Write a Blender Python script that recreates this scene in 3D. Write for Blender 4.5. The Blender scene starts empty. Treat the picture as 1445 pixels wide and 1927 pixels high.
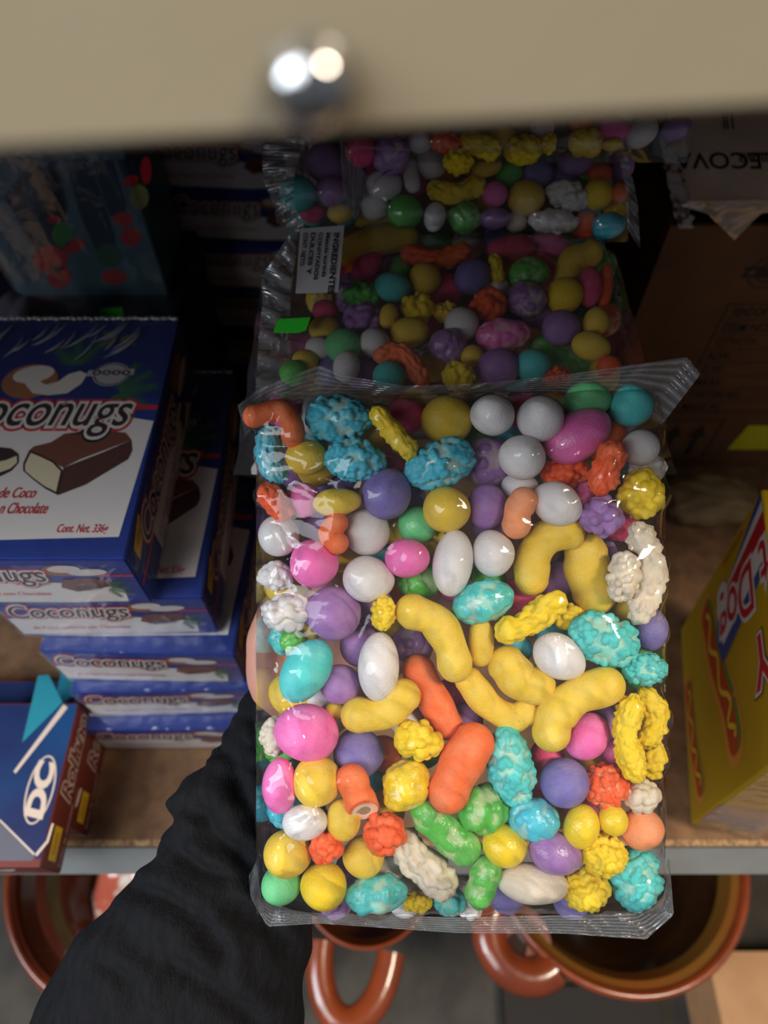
import bpy, math, random
import numpy as np
from mathutils import Vector, Matrix

# ------------------------------------------------------------------ camera, world, lights
sc = bpy.context.scene
COL = sc.collection
F_PX = 1340.0
PITCH = math.radians(57)
CAM = Vector((0, 0, 1.30))
FW = Vector((0, math.cos(PITCH), -math.sin(PITCH)))
UP = Vector((0, math.sin(PITCH), math.cos(PITCH)))
RT = Vector((1, 0, 0))
CAMROT = Matrix((RT, UP, -FW)).transposed()      # columns: right, up, back

cam_d = bpy.data.cameras.new('camera'); cam = bpy.data.objects.new('camera', cam_d); COL.objects.link(cam)
cam.matrix_world = Matrix.Translation(CAM) @ CAMROT.to_4x4()
cam_d.sensor_width = 36; cam_d.lens = 36 * F_PX / 1927
cam_d.clip_start = 0.01; cam_d.clip_end = 30
cam_d.dof.use_dof = True; cam_d.dof.focus_distance = 0.345; cam_d.dof.aperture_fstop = 6.0
sc.camera = cam

w = bpy.data.worlds.new('room_air'); sc.world = w; w.use_nodes = True
w.node_tree.nodes['Background'].inputs[0].default_value = (0.80, 0.86, 1.0, 1)
w.node_tree.nodes['Background'].inputs[1].default_value = 0.12

def area(name, loc, target, size, power, color, sy=None):
    l = bpy.data.lights.new(name, 'AREA'); l.energy = power; l.color = color
    l.shape = 'RECTANGLE'; l.size = size; l.size_y = sy or size
    o = bpy.data.objects.new(name, l); COL.objects.link(o)
    o.location = loc
    o.rotation_euler = (Vector(target) - Vector(loc)).to_track_quat('-Z', 'Y').to_euler()
    return o
area('daylight_doorway', (-1.40, -0.38, 1.95), (0, 0.15, 0.95), 0.6, 19, (0.80, 0.90, 1.0), 1.0)
area('ceiling_lamp', (1.0, -0.27, 2.55), (0, 0.1, 0.9), 0.4, 23, (1.0, 0.86, 0.66))
area('aisle_daylight', (-0.95, -0.75, 2.35), (0.0, 0.2, 0.9), 0.8, 14, (0.95, 0.97, 1.0), 1.2)

sc.view_settings.view_transform = 'Standard'; sc.view_settings.look = 'None'
sc.view_settings.gamma = 1; sc.view_settings.use_curve_mapping = False
sc.view_settings.exposure = 0.5
sc.cycles.use_denoising = True
sc.cycles.transparent_max_bounces = 24
sc.cycles.max_bounces = 8
sc.cycles.caustics_reflective = False; sc.cycles.caustics_refractive = False
sc.cycles.sample_clamp_indirect = 4

# ------------------------------------------------------------------ photograph pixel -> place
def ray(px, py): return FW + RT * ((px - 722.5) / F_PX) + UP * (-(py - 963.5) / F_PX)
def pt(px, py, d): return CAM + ray(px, py) * d
def onpl(px, py, p0, n):
    r = ray(px, py); return CAM + r * ((Vector(p0) - CAM).dot(Vector(n)) / r.dot(Vector(n)))
def onz(px, py, z): return onpl(px, py, (0, 0, z), (0, 0, 1))
def ony(px, py, y): return onpl(px, py, (0, y, 0), (0, 1, 0))
def onx(px, py, x): return onpl(px, py, (x, 0, 0), (1, 0, 0))

# ------------------------------------------------------------------ materials
def lin(c):
    return tuple(((v / 255) / 12.92 if v / 255 <= 0.04045 else (((v / 255) + 0.055) / 1.055) ** 2.4) for v in c) + (1,)
MATS = {}
def mat(name, rgb, rough=0.5, rgb2=None, nscale=40, bump=0.0, bscale=200, metal=0, coat=0, spec=0.5, sheen=0, stretch=None, detail=4, contrast=(0.35, 0.65)):
    if name in MATS: return MATS[name]
    m = bpy.data.materials.new(name); m.use_nodes = True; nt = m.node_tree; N = nt.nodes; L = nt.links
    b = N['Principled BSDF']; b.inputs['Base Color'].default_value = lin(rgb); b.inputs['Roughness'].default_value = rough
    b.inputs['Metallic'].default_value = metal; b.inputs['Coat Weight'].default_value = coat
    b.inputs['Specular IOR Level'].default_value = spec; b.inputs['Sheen Weight'].default_value = sheen
    tc = N.new('ShaderNodeTexCoord'); mp = N.new('ShaderNodeMapping'); L.new(tc.outputs['Object'], mp.inputs[0])
    if stretch: mp.inputs['Scale'].default_value = stretch
    n = N.new('ShaderNodeTexNoise'); n.inputs['Scale'].default_value = nscale; n.inputs['Detail'].default_value = detail
    L.new(mp.outputs[0], n.inputs[0])
    if rgb2:
        r = N.new('ShaderNodeValToRGB'); r.color_ramp.elements[0].color = lin(rgb); r.color_ramp.elements[1].color = lin(rgb2)
        r.color_ramp.elements[0].position = contrast[0]; r.color_ramp.elements[1].position = contrast[1]
        L.new(n.outputs[0], r.inputs[0]); L.new(r.outputs[0], b.inputs['Base Color'])
    if bump:
        n2 = N.new('ShaderNodeTexNoise'); n2.inputs['Scale'].default_value = bscale; n2.inputs['Detail'].default_value = 3
        L.new(mp.outputs[0], n2.inputs[0])
        bp = N.new('ShaderNodeBump'); bp.inputs['Strength'].default_value = bump; bp.inputs['Distance'].default_value = 0.002
        L.new(n2.outputs[0], bp.inputs['Height']); L.new(bp.outputs[0], b.inputs['Normal'])
    MATS[name] = m; return m

def candy_mat(cname, veined, gloss):
    name = f'candy_{cname}_{"veined" if veined else "plain"}_{"glossy" if gloss else "matt"}'
    if name in MATS: return MATS[name]
    rgb = PAL[cname]
    m = bpy.data.materials.new(name); m.use_nodes = True; nt = m.node_tree; N = nt.nodes; L = nt.links
    b = N['Principled BSDF']; b.inputs['Roughness'].default_value = 0.28 if gloss else 0.55
    b.inputs['Specular IOR Level'].default_value = 0.5 if gloss else 0.3
    b.inputs['Subsurface Weight'].default_value = 0.0
    tc = N.new('ShaderNodeTexCoord')
    n = N.new('ShaderNodeTexNoise'); n.inputs['Scale'].default_value = 130; n.inputs['Detail'].default_value = 5
    L.new(tc.outputs['Object'], n.inputs[0])
    r = N.new('ShaderNodeValToRGB')
    r.color_ramp.elements[0].position = 0.38; r.color_ramp.elements[1].position = 0.75
    r.color_ramp.elements[0].color = lin(rgb)
    r.color_ramp.elements[1].color = lin(tuple(min(255, v * 0.8 + 0.2 * 236) for v in rgb))
    L.new(n.outputs[0], r.inputs[0]); out = r.outputs[0]
    # darker dust specks
    n3 = N.new('ShaderNodeTexNoise'); n3.inputs['Scale'].default_value = 420; L.new(tc.outputs['Object'], n3.inputs[0])
    r3 = N.new('ShaderNodeValToRGB'); r3.color_ramp.elements[0].position = 0.70; r3.color_ramp.elements[1].position = 0.78
    mx0 = N.new('ShaderNodeMixRGB'); mx0.inputs[2].default_value = lin(tuple(v * 0.72 for v in rgb))
    sc0 = N.new('ShaderNodeMath'); sc0.operation = 'MULTIPLY'; sc0.inputs[1].default_value = 0.5
    L.new(n3.outputs[0], r3.inputs[0]); L.new(r3.outputs[0], sc0.inputs[0]); L.new(sc0.outputs[0], mx0.inputs[0]); L.new(out, mx0.inputs[1]); out = mx0.outputs[0]
    if veined:
        at = N.new('ShaderNodeAttribute'); at.attribute_name = 'thin'
        n2 = N.new('ShaderNodeTexNoise'); n2.inputs['Scale'].default_value = 75; L.new(tc.outputs['Object'], n2.inputs[0])
        mu = N.new('ShaderNodeMath'); mu.operation = 'MULTIPLY'; L.new(at.outputs['Fac'], mu.inputs[0]); L.new(n2.outputs[0], mu.inputs[1])
        r2 = N.new('ShaderNodeValToRGB'); r2.color_ramp.elements[0].position = 0.25; r2.color_ramp.elements[1].position = 0.58
        L.new(mu.outputs[0], r2.inputs[0])
        mx = N.new('ShaderNodeMixRGB'); L.new(r2.outputs[0], mx.inputs[0]); L.new(out, mx.inputs[1])
        mx.inputs[2].default_value = lin(tuple(v * 0.35 + 0.65 * c for v, c in zip(rgb, (226, 216, 186))))
        out = mx.outputs[0]
    L.new(out, b.inputs['Base Color'])
    bp = N.new('ShaderNodeBump'); bp.inputs['Strength'].default_value = 0.45; bp.inputs['Distance'].default_value = 0.0007
    nb = N.new('ShaderNodeTexNoise'); nb.inputs['Scale'].default_value = 700; L.new(tc.outputs['Object'], nb.inputs[0])
    L.new(nb.outputs[0], bp.inputs['Height']); L.new(bp.outputs[0], b.inputs['Normal'])
    MATS[name] = m; return m

def film_mat(name, haze=0.03, gloss=0.06, rough=0.06, bump=0.6, ridges=False, tint=(235, 238, 240), crease=1.0, scale=1.0, cap=0.55):
    if name in MATS: return MATS[name]
    m = bpy.data.materials.new(name); m.use_nodes = True; nt = m.node_tree; N = nt.nodes; L = nt.links
    N.remove(N['Principled BSDF']); out = N['Material Output']
    tr = N.new('ShaderNodeBsdfTransparent'); tr.inputs[0].default_value = (0.985, 0.985, 0.985, 1)
    gl = N.new('ShaderNodeBsdfGlossy'); gl.inputs['Roughness'].default_value = rough
    df = N.new('ShaderNodeBsdfDiffuse'); df.inputs[0].default_value = lin(tint)
    fr = N.new('ShaderNodeFresnel'); fr.inputs[0].default_value = 1.5
    tc = N.new('ShaderNodeTexCoord')
    a = N.new('ShaderNodeTexNoise'); a.inputs['Scale'].default_value = 38 * scale; a.inputs['Detail'].default_value = 2; a.inputs['Distortion'].default_value = 1.2
    L.new(tc.outputs['Object'], a.inputs[0])
    v = N.new('ShaderNodeTexNoise'); v.inputs['Scale'].default_value = 26 * scale; v.inputs['Detail'].default_value = 1.5; v.inputs['Distortion'].default_value = 0.6
    v.noise_type = 'RIDGED_MULTIFRACTAL'
    L.new(tc.outputs['Object'], v.inputs[0])
    ad = N.new('ShaderNodeMath'); ad.operation = 'MULTIPLY_ADD'; L.new(v.outputs[0], ad.inputs[0]); ad.inputs[1].default_value = 0.35 * crease; L.new(a.outputs[0], ad.inputs[2])
    h = ad.outputs[0]
    if ridges:
        uv = N.new('ShaderNodeUVMap'); mp = N.new('ShaderNodeMapping'); mp.inputs['Scale'].default_value = (0.4, 1, 1); L.new(uv.outputs[0], mp.inputs[0])
        wv = N.new('ShaderNodeTexWave'); wv.bands_direction = 'Y'; wv.inputs['Scale'].default_value = 2.2; wv.inputs['Distortion'].default_value = 0.8
        L.new(mp.outputs[0], wv.inputs[0])
        ad2 = N.new('ShaderNodeMath'); ad2.operation = 'MULTIPLY_ADD'; L.new(wv.outputs[0], ad2.inputs[0]); ad2.inputs[1].default_value = 0.4; L.new(h, ad2.inputs[2]); h = ad2.outputs[0]
    bp = N.new('ShaderNodeBump'); bp.inputs['Strength'].default_value = bump; bp.inputs['Distance'].default_value = 0.004
    L.new(h, bp.inputs['Height']); L.new(bp.outputs[0], gl.inputs['Normal']); L.new(bp.outputs[0], fr.inputs['Normal'])
    f2 = N.new('ShaderNodeMath'); f2.operation = 'MULTIPLY_ADD'; f2.inputs[1].default_value = 0.9; f2.inputs[2].default_value = gloss; f2.use_clamp = True
    L.new(fr.outputs[0], f2.inputs[0]); f3 = N.new('ShaderNodeMath'); f3.operation = 'MINIMUM'; f3.inputs[1].default_value = cap; L.new(f2.outputs[0], f3.inputs[0])
    m1 = N.new('ShaderNodeMixShader'); m1.inputs[0].default_value = haze; L.new(tr.outputs[0], m1.inputs[1]); L.new(df.outputs[0], m1.inputs[2])
    if ridges:
        mh = N.new('ShaderNodeMath'); mh.operation = 'MULTIPLY_ADD'; L.new(wv.outputs[0], mh.inputs[0]); mh.inputs[1].default_value = haze; mh.inputs[2].default_value = haze * 0.6
        L.new(mh.outputs[0], m1.inputs[0])
    m2 = N.new('ShaderNodeMixShader'); L.new(f3.outputs[0], m2.inputs[0]); L.new(m1.outputs[0], m2.inputs[1]); L.new(gl.outputs[0], m2.inputs[2])
    L.new(m2.outputs[0], out.inputs[0]); MATS[name] = m; return m

# ------------------------------------------------------------------ object helpers
def tag(o, label=None, cat=None, group=None, kind=None):
    if label: o['label'] = label
    if cat: o['category'] = cat
    if group: o['group'] = group
    if kind: o['kind'] = kind
    return o
def empty(name, loc=(0, 0, 0), rot=(0, 0, 0)):
    o = bpy.data.objects.new(name, None); COL.objects.link(o); o.location = loc; o.rotation_euler = rot; o.empty_display_size = 0.02
    return o
def mesh_obj(name, V, Fc, mats, parent=None, smooth=False, midx=None, loc=None):
    me = bpy.data.meshes.new(name); me.from_pydata([tuple(v) for v in V], [], [tuple(f) for f in Fc])
    if not isinstance(mats, (list, tuple)): mats = [mats]
    for m in mats: me.materials.append(m)
    if midx is not None: me.polygons.foreach_set('material_index', midx)
    if smooth: me.polygons.foreach_set('use_smooth', [True] * len(me.polygons))
    me.update()
    o = bpy.data.objects.new(name, me); COL.objects.link(o)
    if parent: o.parent = parent
    if loc is not None: o.location = loc
    return o
def copy_tree(o, parent=None):
    c = o.copy(); COL.objects.link(c)
    if parent: c.parent = parent
    for ch in list(o.children): copy_tree(ch, c)
    return c

class MB:
    def __init__(s): s.V = []; s.F = []; s.M = []; s.mats = []
    def mi(s, m):
        if m not in s.mats: s.mats.append(m)
        return s.mats.index(m)
    def add(s, V, Fc, m):
        k = len(s.V); s.V += [Vector(v) for v in V]; i = s.mi(m)
        for f in Fc: s.F.append([x + k for x in f]); s.M.append(i)
    def box(s, lo, hi, m, bev=0.0):
        x0, y0, z0 = lo; x1, y1, z1 = hi
        if not bev:
            V = [(x, y, z) for z in (z0, z1) for y in (y0, y1) for x in (x0, x1)]
            s.add(V, [(0, 2, 3, 1), (4, 5, 7, 6), (0, 1, 5, 4), (2, 6, 7, 3), (0, 4, 6, 2), (1, 3, 7, 5)], m)
        else:
            import bmesh
            bm = bmesh.new(); bmesh.ops.create_cube(bm, size=1)
            for v in bm.verts: v.co = Vector(((v.co.x + .5) * (x1 - x0) + x0, (v.co.y + .5) * (y1 - y0) + y0, (v.co.z + .5) * (z1 - z0) + z0))
            bmesh.ops.bevel(bm, geom=list(bm.edges), offset=bev, segments=2, affect='EDGES')
            bm.verts.index_update()
            s.add([v.co.copy() for v in bm.verts], [[v.index for v in f.verts] for f in bm.faces], m); bm.free()
    def poly(s, fr, pts, lift, m):
        """flat polygon on a face; fr = (origin, X, Y)"""
        O, X, Y = fr; n = X.cross(Y).normalized()
        s.add([O + X * p[0] + Y * p[1] + n * lift for p in pts], [list(range(len(pts)))], m)
    def build(s, name, parent=None, smooth=False, loc=None):
        return mesh_obj(name, s.V, s.F, s.mats, parent, smooth, s.M, loc)

def text_data(txt, offset=0.0, shear=0.0, res=4, spacing=1.0):
    cu = bpy.data.curves.new('lettering', 'FONT'); cu.body = txt; cu.size = 1; cu.offset = offset; cu.shear = shear
    cu.resolution_u = res; cu.space_character = spacing; cu.fill_mode = 'BOTH'
    o = bpy.data.objects.new('lettering_tmp', cu); COL.objects.link(o)
    dg = bpy.context.evaluated_depsgraph_get()
    me = bpy.data.meshes.new_from_object(o.evaluated_get(dg))
    V = [v.co.copy() for v in me.vertices]; Fc = [list(p.vertices) for p in me.polygons]
    bpy.data.objects.remove(o); bpy.data.meshes.remove(me); bpy.data.curves.remove(cu)
    return V, Fc
TXC = {}
def text_on(mb, fr, txt, x, y, width, height, m, lift, offset=0.0, shear=0.0, ref_offset=None, spacing=1.0, arch=0.0):
    """text fitted in a width x height rectangle whose lower left is x, y on the face"""
    key = (txt, 0.0, shear, spacing)
    if key not in TXC: TXC[key] = text_data(*key[:1], offset=0.0, shear=shear, spacing=spacing)
    V0, _ = TXC[key]
    x0 = min(v.x for v in V0); x1 = max(v.x for v in V0); y0 = min(v.y for v in V0); y1 = max(v.y for v in V0)
    key2 = (txt, offset, shear, spacing)
    if key2 not in TXC: TXC[key2] = text_data(txt, offset, shear, spacing=spacing)
    V, Fc = TXC[key2]
    O, X, Y = fr; n = X.cross(Y).normalized(); out = []
    for v in V:
        u = (v.x - x0) / (x1 - x0); w_ = (v.y - y0) / (y1 - y0)
        out.append(O + X * (x + u * width) + Y * (y + w_ * height + arch * (1 - (2 * u - 1) ** 2)) + n * lift)
    mb.add(out, Fc, m)

rng = np.random.default_rng(7)
random.seed(7)

# ------------------------------------------------------------------ setting: shelves, wall, floor
SH = 0.64                                                    # lower shelf surface
M_chip = mat('chipboard', (138, 100, 66), 0.75, (100, 70, 46), 55, 0.3, 300, contrast=(0.3, 0.7))
M_chipedge = mat('rough_chip_edge', (188, 150, 108), 0.8, (120, 88, 60), 220, 0.5, 400)
M_grey = mat('grey_laminate', (140, 141, 138), 0.5, (128, 128, 124), 20)
M_cream = mat('cream_board', (170, 156, 130), 0.55, (165, 151, 125), 12, 0.05, 90)
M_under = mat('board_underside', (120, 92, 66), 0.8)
M_wall = mat('wall_paint', (96, 82, 68), 0.9, (84, 70, 58), 9)
M_floor = mat('floor_cement', (78, 72, 64), 0.8, (58, 53, 47), 14, 0.2, 60)

e0 = onz(300, 1590, SH); YF = e0.y
mb = MB()
mb.box((-1.1, YF + 0.001, SH - 0.028), (1.1, 0.86, SH), M_chip)
mb.box((-1.1, YF - 0.001, SH - 0.004), (1.1, YF + 0.004, SH + 0.0006), M_chipedge)
o = mb.build('shelf_board'); tag(o, kind='structure')
zb = SH - 0.032; yb = ony(300, 1645, 0).y
pb = onz(300, 1645, zb)
mb = MB()
V = []
for x in (-1.1, 1.1): V += [(x, YF - 0.002, SH - 0.003), (x, pb.y, zb), (x, pb.y + 0.004, zb - 0.002), (x, YF + 0.012, SH - 0.026)]
mb.add(V, [(0, 1, 5, 4), (1, 2, 6, 5), (2, 3, 7, 6), (3, 0, 4, 7), (0, 3, 2, 1), (4, 5, 6, 7)], M_grey)
o = mb.build('shelf_edge_strip'); tag(o, kind='structure')

# upper shelf: board and the thick cream front edge near the lens
ZU = CAM.z - 0.043
ya = onz(0, 292, ZU); yc = onz(1445, 210, ZU)
dx = yc.x - ya.x; sl = (yc.y - ya.y) / dx
yfront = lambda x: ya.y + (x - ya.x) * sl
mb = MB(); th = 0.085
V = []
for x in (-1.1, 1.1):
    y = yfront(x)
    V += [(x, y, ZU + 0.0012), (x, y + 0.0012, ZU), (x, y + 0.016, ZU), (x, y + 0.016, ZU + th), (x, y + 0.0012, ZU + th), (x, y, ZU + th - 0.0012)]
mb.add(V, [(i, (i + 1) % 6, 6 + (i + 1) % 6, 6 + i) for i in range(6)] + [(5, 4, 3, 2, 1, 0), (6, 7, 8, 9, 10, 11)], M_cream)
o = mb.build('upper_shelf_front_edge'); tag(o, kind='structure')
mb = MB()
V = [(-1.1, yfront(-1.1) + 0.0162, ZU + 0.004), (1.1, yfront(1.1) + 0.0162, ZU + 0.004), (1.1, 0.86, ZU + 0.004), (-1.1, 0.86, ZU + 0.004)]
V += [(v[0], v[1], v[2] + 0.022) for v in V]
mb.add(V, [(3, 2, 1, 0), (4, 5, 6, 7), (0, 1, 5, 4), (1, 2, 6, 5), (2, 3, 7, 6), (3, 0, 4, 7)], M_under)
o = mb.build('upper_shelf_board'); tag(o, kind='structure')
mb = MB(); mb.box((-1.1, 0.86, 0), (1.1, 0.90, 1.8), M_wall); o = mb.build('wall_back'); tag(o, kind='structure')
mb = MB(); mb.box((-2.6, -2.2, -0.05), (2.6, 0.90, 0), M_floor); o = mb.build('floor'); tag(o, kind='structure')
M_post = mat('dark_shelf_post', (70, 62, 52), 0.6)
for k, x in enumerate((-1.12, 1.12)):
    mb = MB(); mb.box((x - 0.02, YF, 0), (x + 0.02, 0.88, 1.8), M_post)
    o = mb.build('shelf_post_left' if k == 0 else 'shelf_post_right'); tag(o, kind='structure')  # side posts of the shelf unit

# domed screw on the cream edge
def lathe(mb, prof, m, O=Vector((0, 0, 0)), seg=40, ax='z', jitter=None):
    V = []; Fc = []
    for i, (r, h) in enumerate(prof):
        for j in range(seg):
            a = 2 * math.pi * j / seg
            x, y, z = r * math.cos(a), r * math.sin(a), h
            if ax == '-y': x, y, z = x, -h, y
            V.append(O + Vector((x, y, z)))
    n = len(prof)
    for i in range(n - 1):
        for j in range(seg):
            k = (j + 1) % seg
            Fc.append((i * seg + j, i * seg + k, (i + 1) * seg + k, (i + 1) * seg + j))
    mb.add(V, Fc, m)
M_chrome = mat('polished_steel', (200, 200, 200), 0.12, metal=1)
sy = yfront(-0.011)
sp = ony(588, 158, sy)
t = empty('dome_screw', (sp.x, sy, sp.z)); tag(t, 'shiny domed steel screw head in the cream upper shelf edge', 'screw')
R = 0.0041
mb = MB()
prof = [(R * 1.12, 0), (R * 1.12, 0.0006), (R, 0.0009)] + [(R * math.cos(a), 0.0009 + 0.75 * R * math.sin(a)) for a in np.linspace(0.05, math.pi / 2 - 0.02, 9)] + [(0.00001, 0.0009 + 0.75 * R)]
lathe(mb, prof, M_chrome, ax='-y'); mb.build('screw_head', t, True)
mb = MB()
for a in (0.6, 0.6 + math.pi / 2):
    X = Vector((math.cos(a), 0, math.sin(a))); Z = Vector((-math.sin(a), 0, math.cos(a)))
    V = [X * (sx * 0.0018) + Z * (sz * 0.0003) + Vector((0, yy, 0)) for yy in (-0.0041, -0.0036) for sx in (-1, 1) for sz in (-1, 1)]
    mb.add(V, [(0, 1, 3, 2), (4, 6, 7, 5), (0, 2, 6, 4), (1, 5, 7, 3), (0, 4, 5, 1), (2, 3, 7, 6)], mat('dark_slot', (40, 40, 40), 0.5))
mb.build('cross_slot', t)

# ------------------------------------------------------------------ Coconugs boxes
M_blue = mat('carton_royal_blue', (24, 54, 140), 0.35, (20, 46, 126), 18)
M_navy = mat('carton_navy', (22, 40, 104), 0.35)
M_white = mat('carton_white', (226, 218, 212), 0.4)
M_red = mat('print_red', (200, 34, 44), 0.4)
M_choc = mat('print_chocolate', (78, 42, 34), 0.35)
M_choc2 = mat('print_chocolate_light', (112, 62, 46), 0.35)
M_choc3 = mat('print_chocolate_dark', (52, 28, 24), 0.35)
M_cocof = mat('print_coconut_flesh', (214, 204, 196), 0.4)
M_cocob = mat('print_coconut_shell', (150, 96, 62), 0.4)
M_leaf = mat('print_palm_green', (44, 98, 62), 0.4)
M_yel = mat('print_yellow', (232, 190, 36), 0.4)
M_silver = mat('print_silver', (168, 166, 170), 0.35)
M_fill = mat('print_filling', (222, 208, 172), 0.4)
FILM_WRAP = film_mat('shrink_film', haze=0.02, gloss=0.02, rough=0.05, bump=0.35, crease=1.3, scale=0.8, cap=0.16)

BW, BD, BH = 0.14, 0.202, 0.06
ZT = CAM.z - 0.36                                     # top of the uppermost box
ca = onz(228, 1050, ZT); cb = onz(340, 600, ZT)
BX1 = (ca.x + cb.x) / 2; BY0 = ca.y; BD = cb.y - ca.y
BX0 = BX1 - BW
def blogo(mb, fr, x, y, w_, h_, lift=0.0, txt='Coconugs', arch=0.0):
    text_on(mb, fr, txt, x, y, w_, h_, M_red, 0.0004 + lift, 0.11, 0.25, arch=arch)
    text_on(mb, fr, txt, x, y, w_, h_, M_white, 0.0006 + lift, 0.062, 0.25, arch=arch)
    text_on(mb, fr, txt, x, y, w_, h_, M_choc3, 0.0008 + lift, 0.006, 0.25, arch=arch)
def ell(cx, cy, a, b, ang=0, n=28, a0=0, a1=2 * math.pi):
    ca_, sa_ = math.cos(ang), math.sin(ang); return [(cx + a * math.cos(t_) * ca_ - b * math.sin(t_) * sa_, cy + a * math.cos(t_) * sa_ + b * math.sin(t_) * ca_) for t_ in np.linspace(a0, a1, n, endpoint=False)]
def ringp(mb, fr, cx, cy, a, b, wd, lift, m, n=36, ang=0):
    P = ell(cx, cy, a, b, ang, n); Q = ell(cx, cy, a - wd, b - wd, ang, n)
    for i in range(n):
        j = (i + 1) % n; mb.poly(fr, [P[i], P[j], Q[j], Q[i]], lift, m)
def leaf(mb, fr, x, y, ang, ln, m=M_leaf, lift=0.0002):
    """palm frond: a rib with pointed leaflets"""
    dxx, dyy = math.cos(ang), math.sin(ang)
    for k in range(9):
        s_ = 0.15 + 0.85 * k / 8; px_, py_ = x + dxx * ln * s_, y + dyy * ln * s_
        for sg in (-1, 1):
            a2 = ang + sg * 0.75; l2 = ln * 0.42 * (1.1 - 0.6 * s_)
            ex, ey = px_ + math.cos(a2) * l2, py_ + math.sin(a2) * l2
            w2 = ln * 0.05
            mb.poly(fr, [(px_ - dxx * w2, py_ - dyy * w2), (px_ + dxx * w2, py_ + dyy * w2), (ex, ey)][::sg], lift + 0.00001 * k, m)

def T(px, py):                                        # a point of the photo on the top face, in box coordinates
    p = onz(px, py, ZT); return (p.x - BX0, p.y - BY0)
def make_coconugs():
    root = empty('chocolate_box')
    mb = MB(); mb.box((0, 0, 0), (BW, BD, BH), M_blue, 0.0012); mb.build('carton', root)
    a = MB(); l = MB()
    top = (Vector((0, 0, BH)), Vector((1, 0, 0)), Vector((0, 1, 0)))
    side = (Vector((BW, 0, 0)), Vector((0, 1, 0)), Vector((0, 0, 1)))
    front = (Vector((0, 0, 0)), Vector((1, 0, 0)), Vector((0, 0, 1)))
    # --- top face
    a.poly(top, [(0.0005, BD * 0.62), (0.0005, BD - 0.0008), (BW - 0.0006, BD - 0.0008), (BW - 0.0006, BD * 0.62)][::-1], 0.00012, M_navy)
    w1 = T(222, 1008); w2 = T(288, 790); w3 = T(245, 783)
    a.poly(top, [(0.002, 0.012), (0.05, 0.0125), w1, w2, w3, (0.06, w3[1] + 0.004), (0.002, w3[1])], 0.00018, M_white)
    r1 = T(258, 752); r2 = T(294, 758); r3 = T(292, 768)
    a.poly(top, [(r1[0], r3[1]), (BW - 0.001, r3[1]), (BW - 0.001, r3[1] + 0.004), (r1[0], r3[1] + 0.004)], 0.0003, M_red)
    for an in (-0.5, -1.0, -1.45, 0.2, 0.7, 1.2): 
        c = T(215, 735); leaf(a, top, c[0], c[1], an, 0.026)
    for an in (1.1, 1.7, 2.3):
        c = T(140, 690); leaf(a, top, c[0], c[1], an, 0.026)
    c = T(55, 715); a.poly(top, ell(c[0], c[1], 0.019, 0.016), 0.00034, M_cocob)
    c = T(62, 702); a.poly(top, ell(c[0], c[1], 0.014, 0.008, 0.2), 0.0004, M_cocof)
    P = [T(*q) for q in ((44, 718), (60, 738), (90, 742), (125, 738), (152, 720), (163, 702), (150, 696), (128, 702), (108, 716), (85, 722), (68, 712), (56, 694), (46, 700))]
    a.poly(top, P, 0.00046, M_cocof)
    c = T(208, 702); a.poly(top, ell(c[0], c[1], 0.0125, 0.011, 0.1), 0.0003, M_silver)
    ringp(a, top, c[0], c[1], 0.0118, 0.0102, 0.0009, 0.00036, M_choc3)
    a.poly(top, [(c[0] - 0.0165, c[1] - 0.002), (c[0] + 0.0155, c[1] - 0.0005), (c[0] + 0.0155, c[1] + 0.005), (c[0] - 0.0165, c[1] + 0.0035)], 0.0004, M_silver)
    text_on(l, top, 'oooo', c[0] - 0.013, c[1] - 0.0008, 0.026, 0.0045, M_choc3, 0.0005, 0.02)
    c = T(222, 636)
    for an in (0.3, 2.6, 3.6, -0.4): leaf(a, top, c[0], c[1], an, 0.013, mat('print_olive', (104, 110, 50), 0.4), 0.00026)
    # bars of chocolate
    def bar(q, tp, sd, en):
        a.poly(top, [T(*p) for p in tp], 0.00040, M_choc2); a.poly(top, [T(*p) for p in sd], 0.00040, M_choc)
        a.poly(top, [T(*p) for p in en], 0.00046, M_choc3)
        cx = sum(p[0] for p in en) / len(en); cy = sum(p[1] for p in en) / len(en)
        a.poly(top, [T(cx + (p[0] - cx) * 0.88, cy + (p[1] - cy) * 0.86) for p in en], 0.0005, M_fill)
    bar(0, [(54, 845), (118, 878), (150, 862), (246, 826), (235, 812), (180, 806), (120, 814), (95, 830), (62, 838)],
        [(118, 878), (108, 930), (160, 910), (240, 862), (248, 845), (246, 826), (190, 850)],
        [(54, 845), (42, 870), (42, 884), (60, 900), (84, 918), (108, 930), (118, 885), (100, 866), (76, 854)])
    a.poly(top, [T(0 - 10, 838), T(20, 842), T(33, 852), T(34, 868), T(20, 884), T(0, 894), T(-10, 895)], 0.00040, M_choc3)
    a.poly(top, [T(-10, 868), T(10, 864), T(30, 856), T(31, 868), T(18, 880), T(-10, 890)], 0.00048, M_fill)
    lx1, ly0 = T(228, 812); _, ly1 = T(228, 735)
    blogo(l, top, lx1 - 0.114, T(200, 800)[1] - 0.009, 0.117, 0.038)
    g = T(103, 1005); g1 = T(200, 1000)
    text_on(l, top, 'Cont. Net. 336g', g[0], g[1], g1[0] - g[0], 0.0075, M_red, 0.0005, 0.012, 0.2)
    g = T(-6, 935); g1 = T(64, 932); text_on(l, top, 'de Coco', g[0], g[1] , g1[0] - g[0], 0.0078, M_red, 0.0005, 0.014, 0.25)
    g = T(-4, 962); g1 = T(88, 957); text_on(l, top, 'n Chocolate', g[0], g[1] - 0.001, g1[0] - g[0], 0.0078, M_red, 0.0005, 0.014, 0.25)
    # --- right side face
    a.poly(side, [(0.040, 0.0008), (0.172, 0.0008), (0.150, 0.026), (0.085, 0.031), (0.040, 0.026)], 0.00018, M_white)
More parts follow.
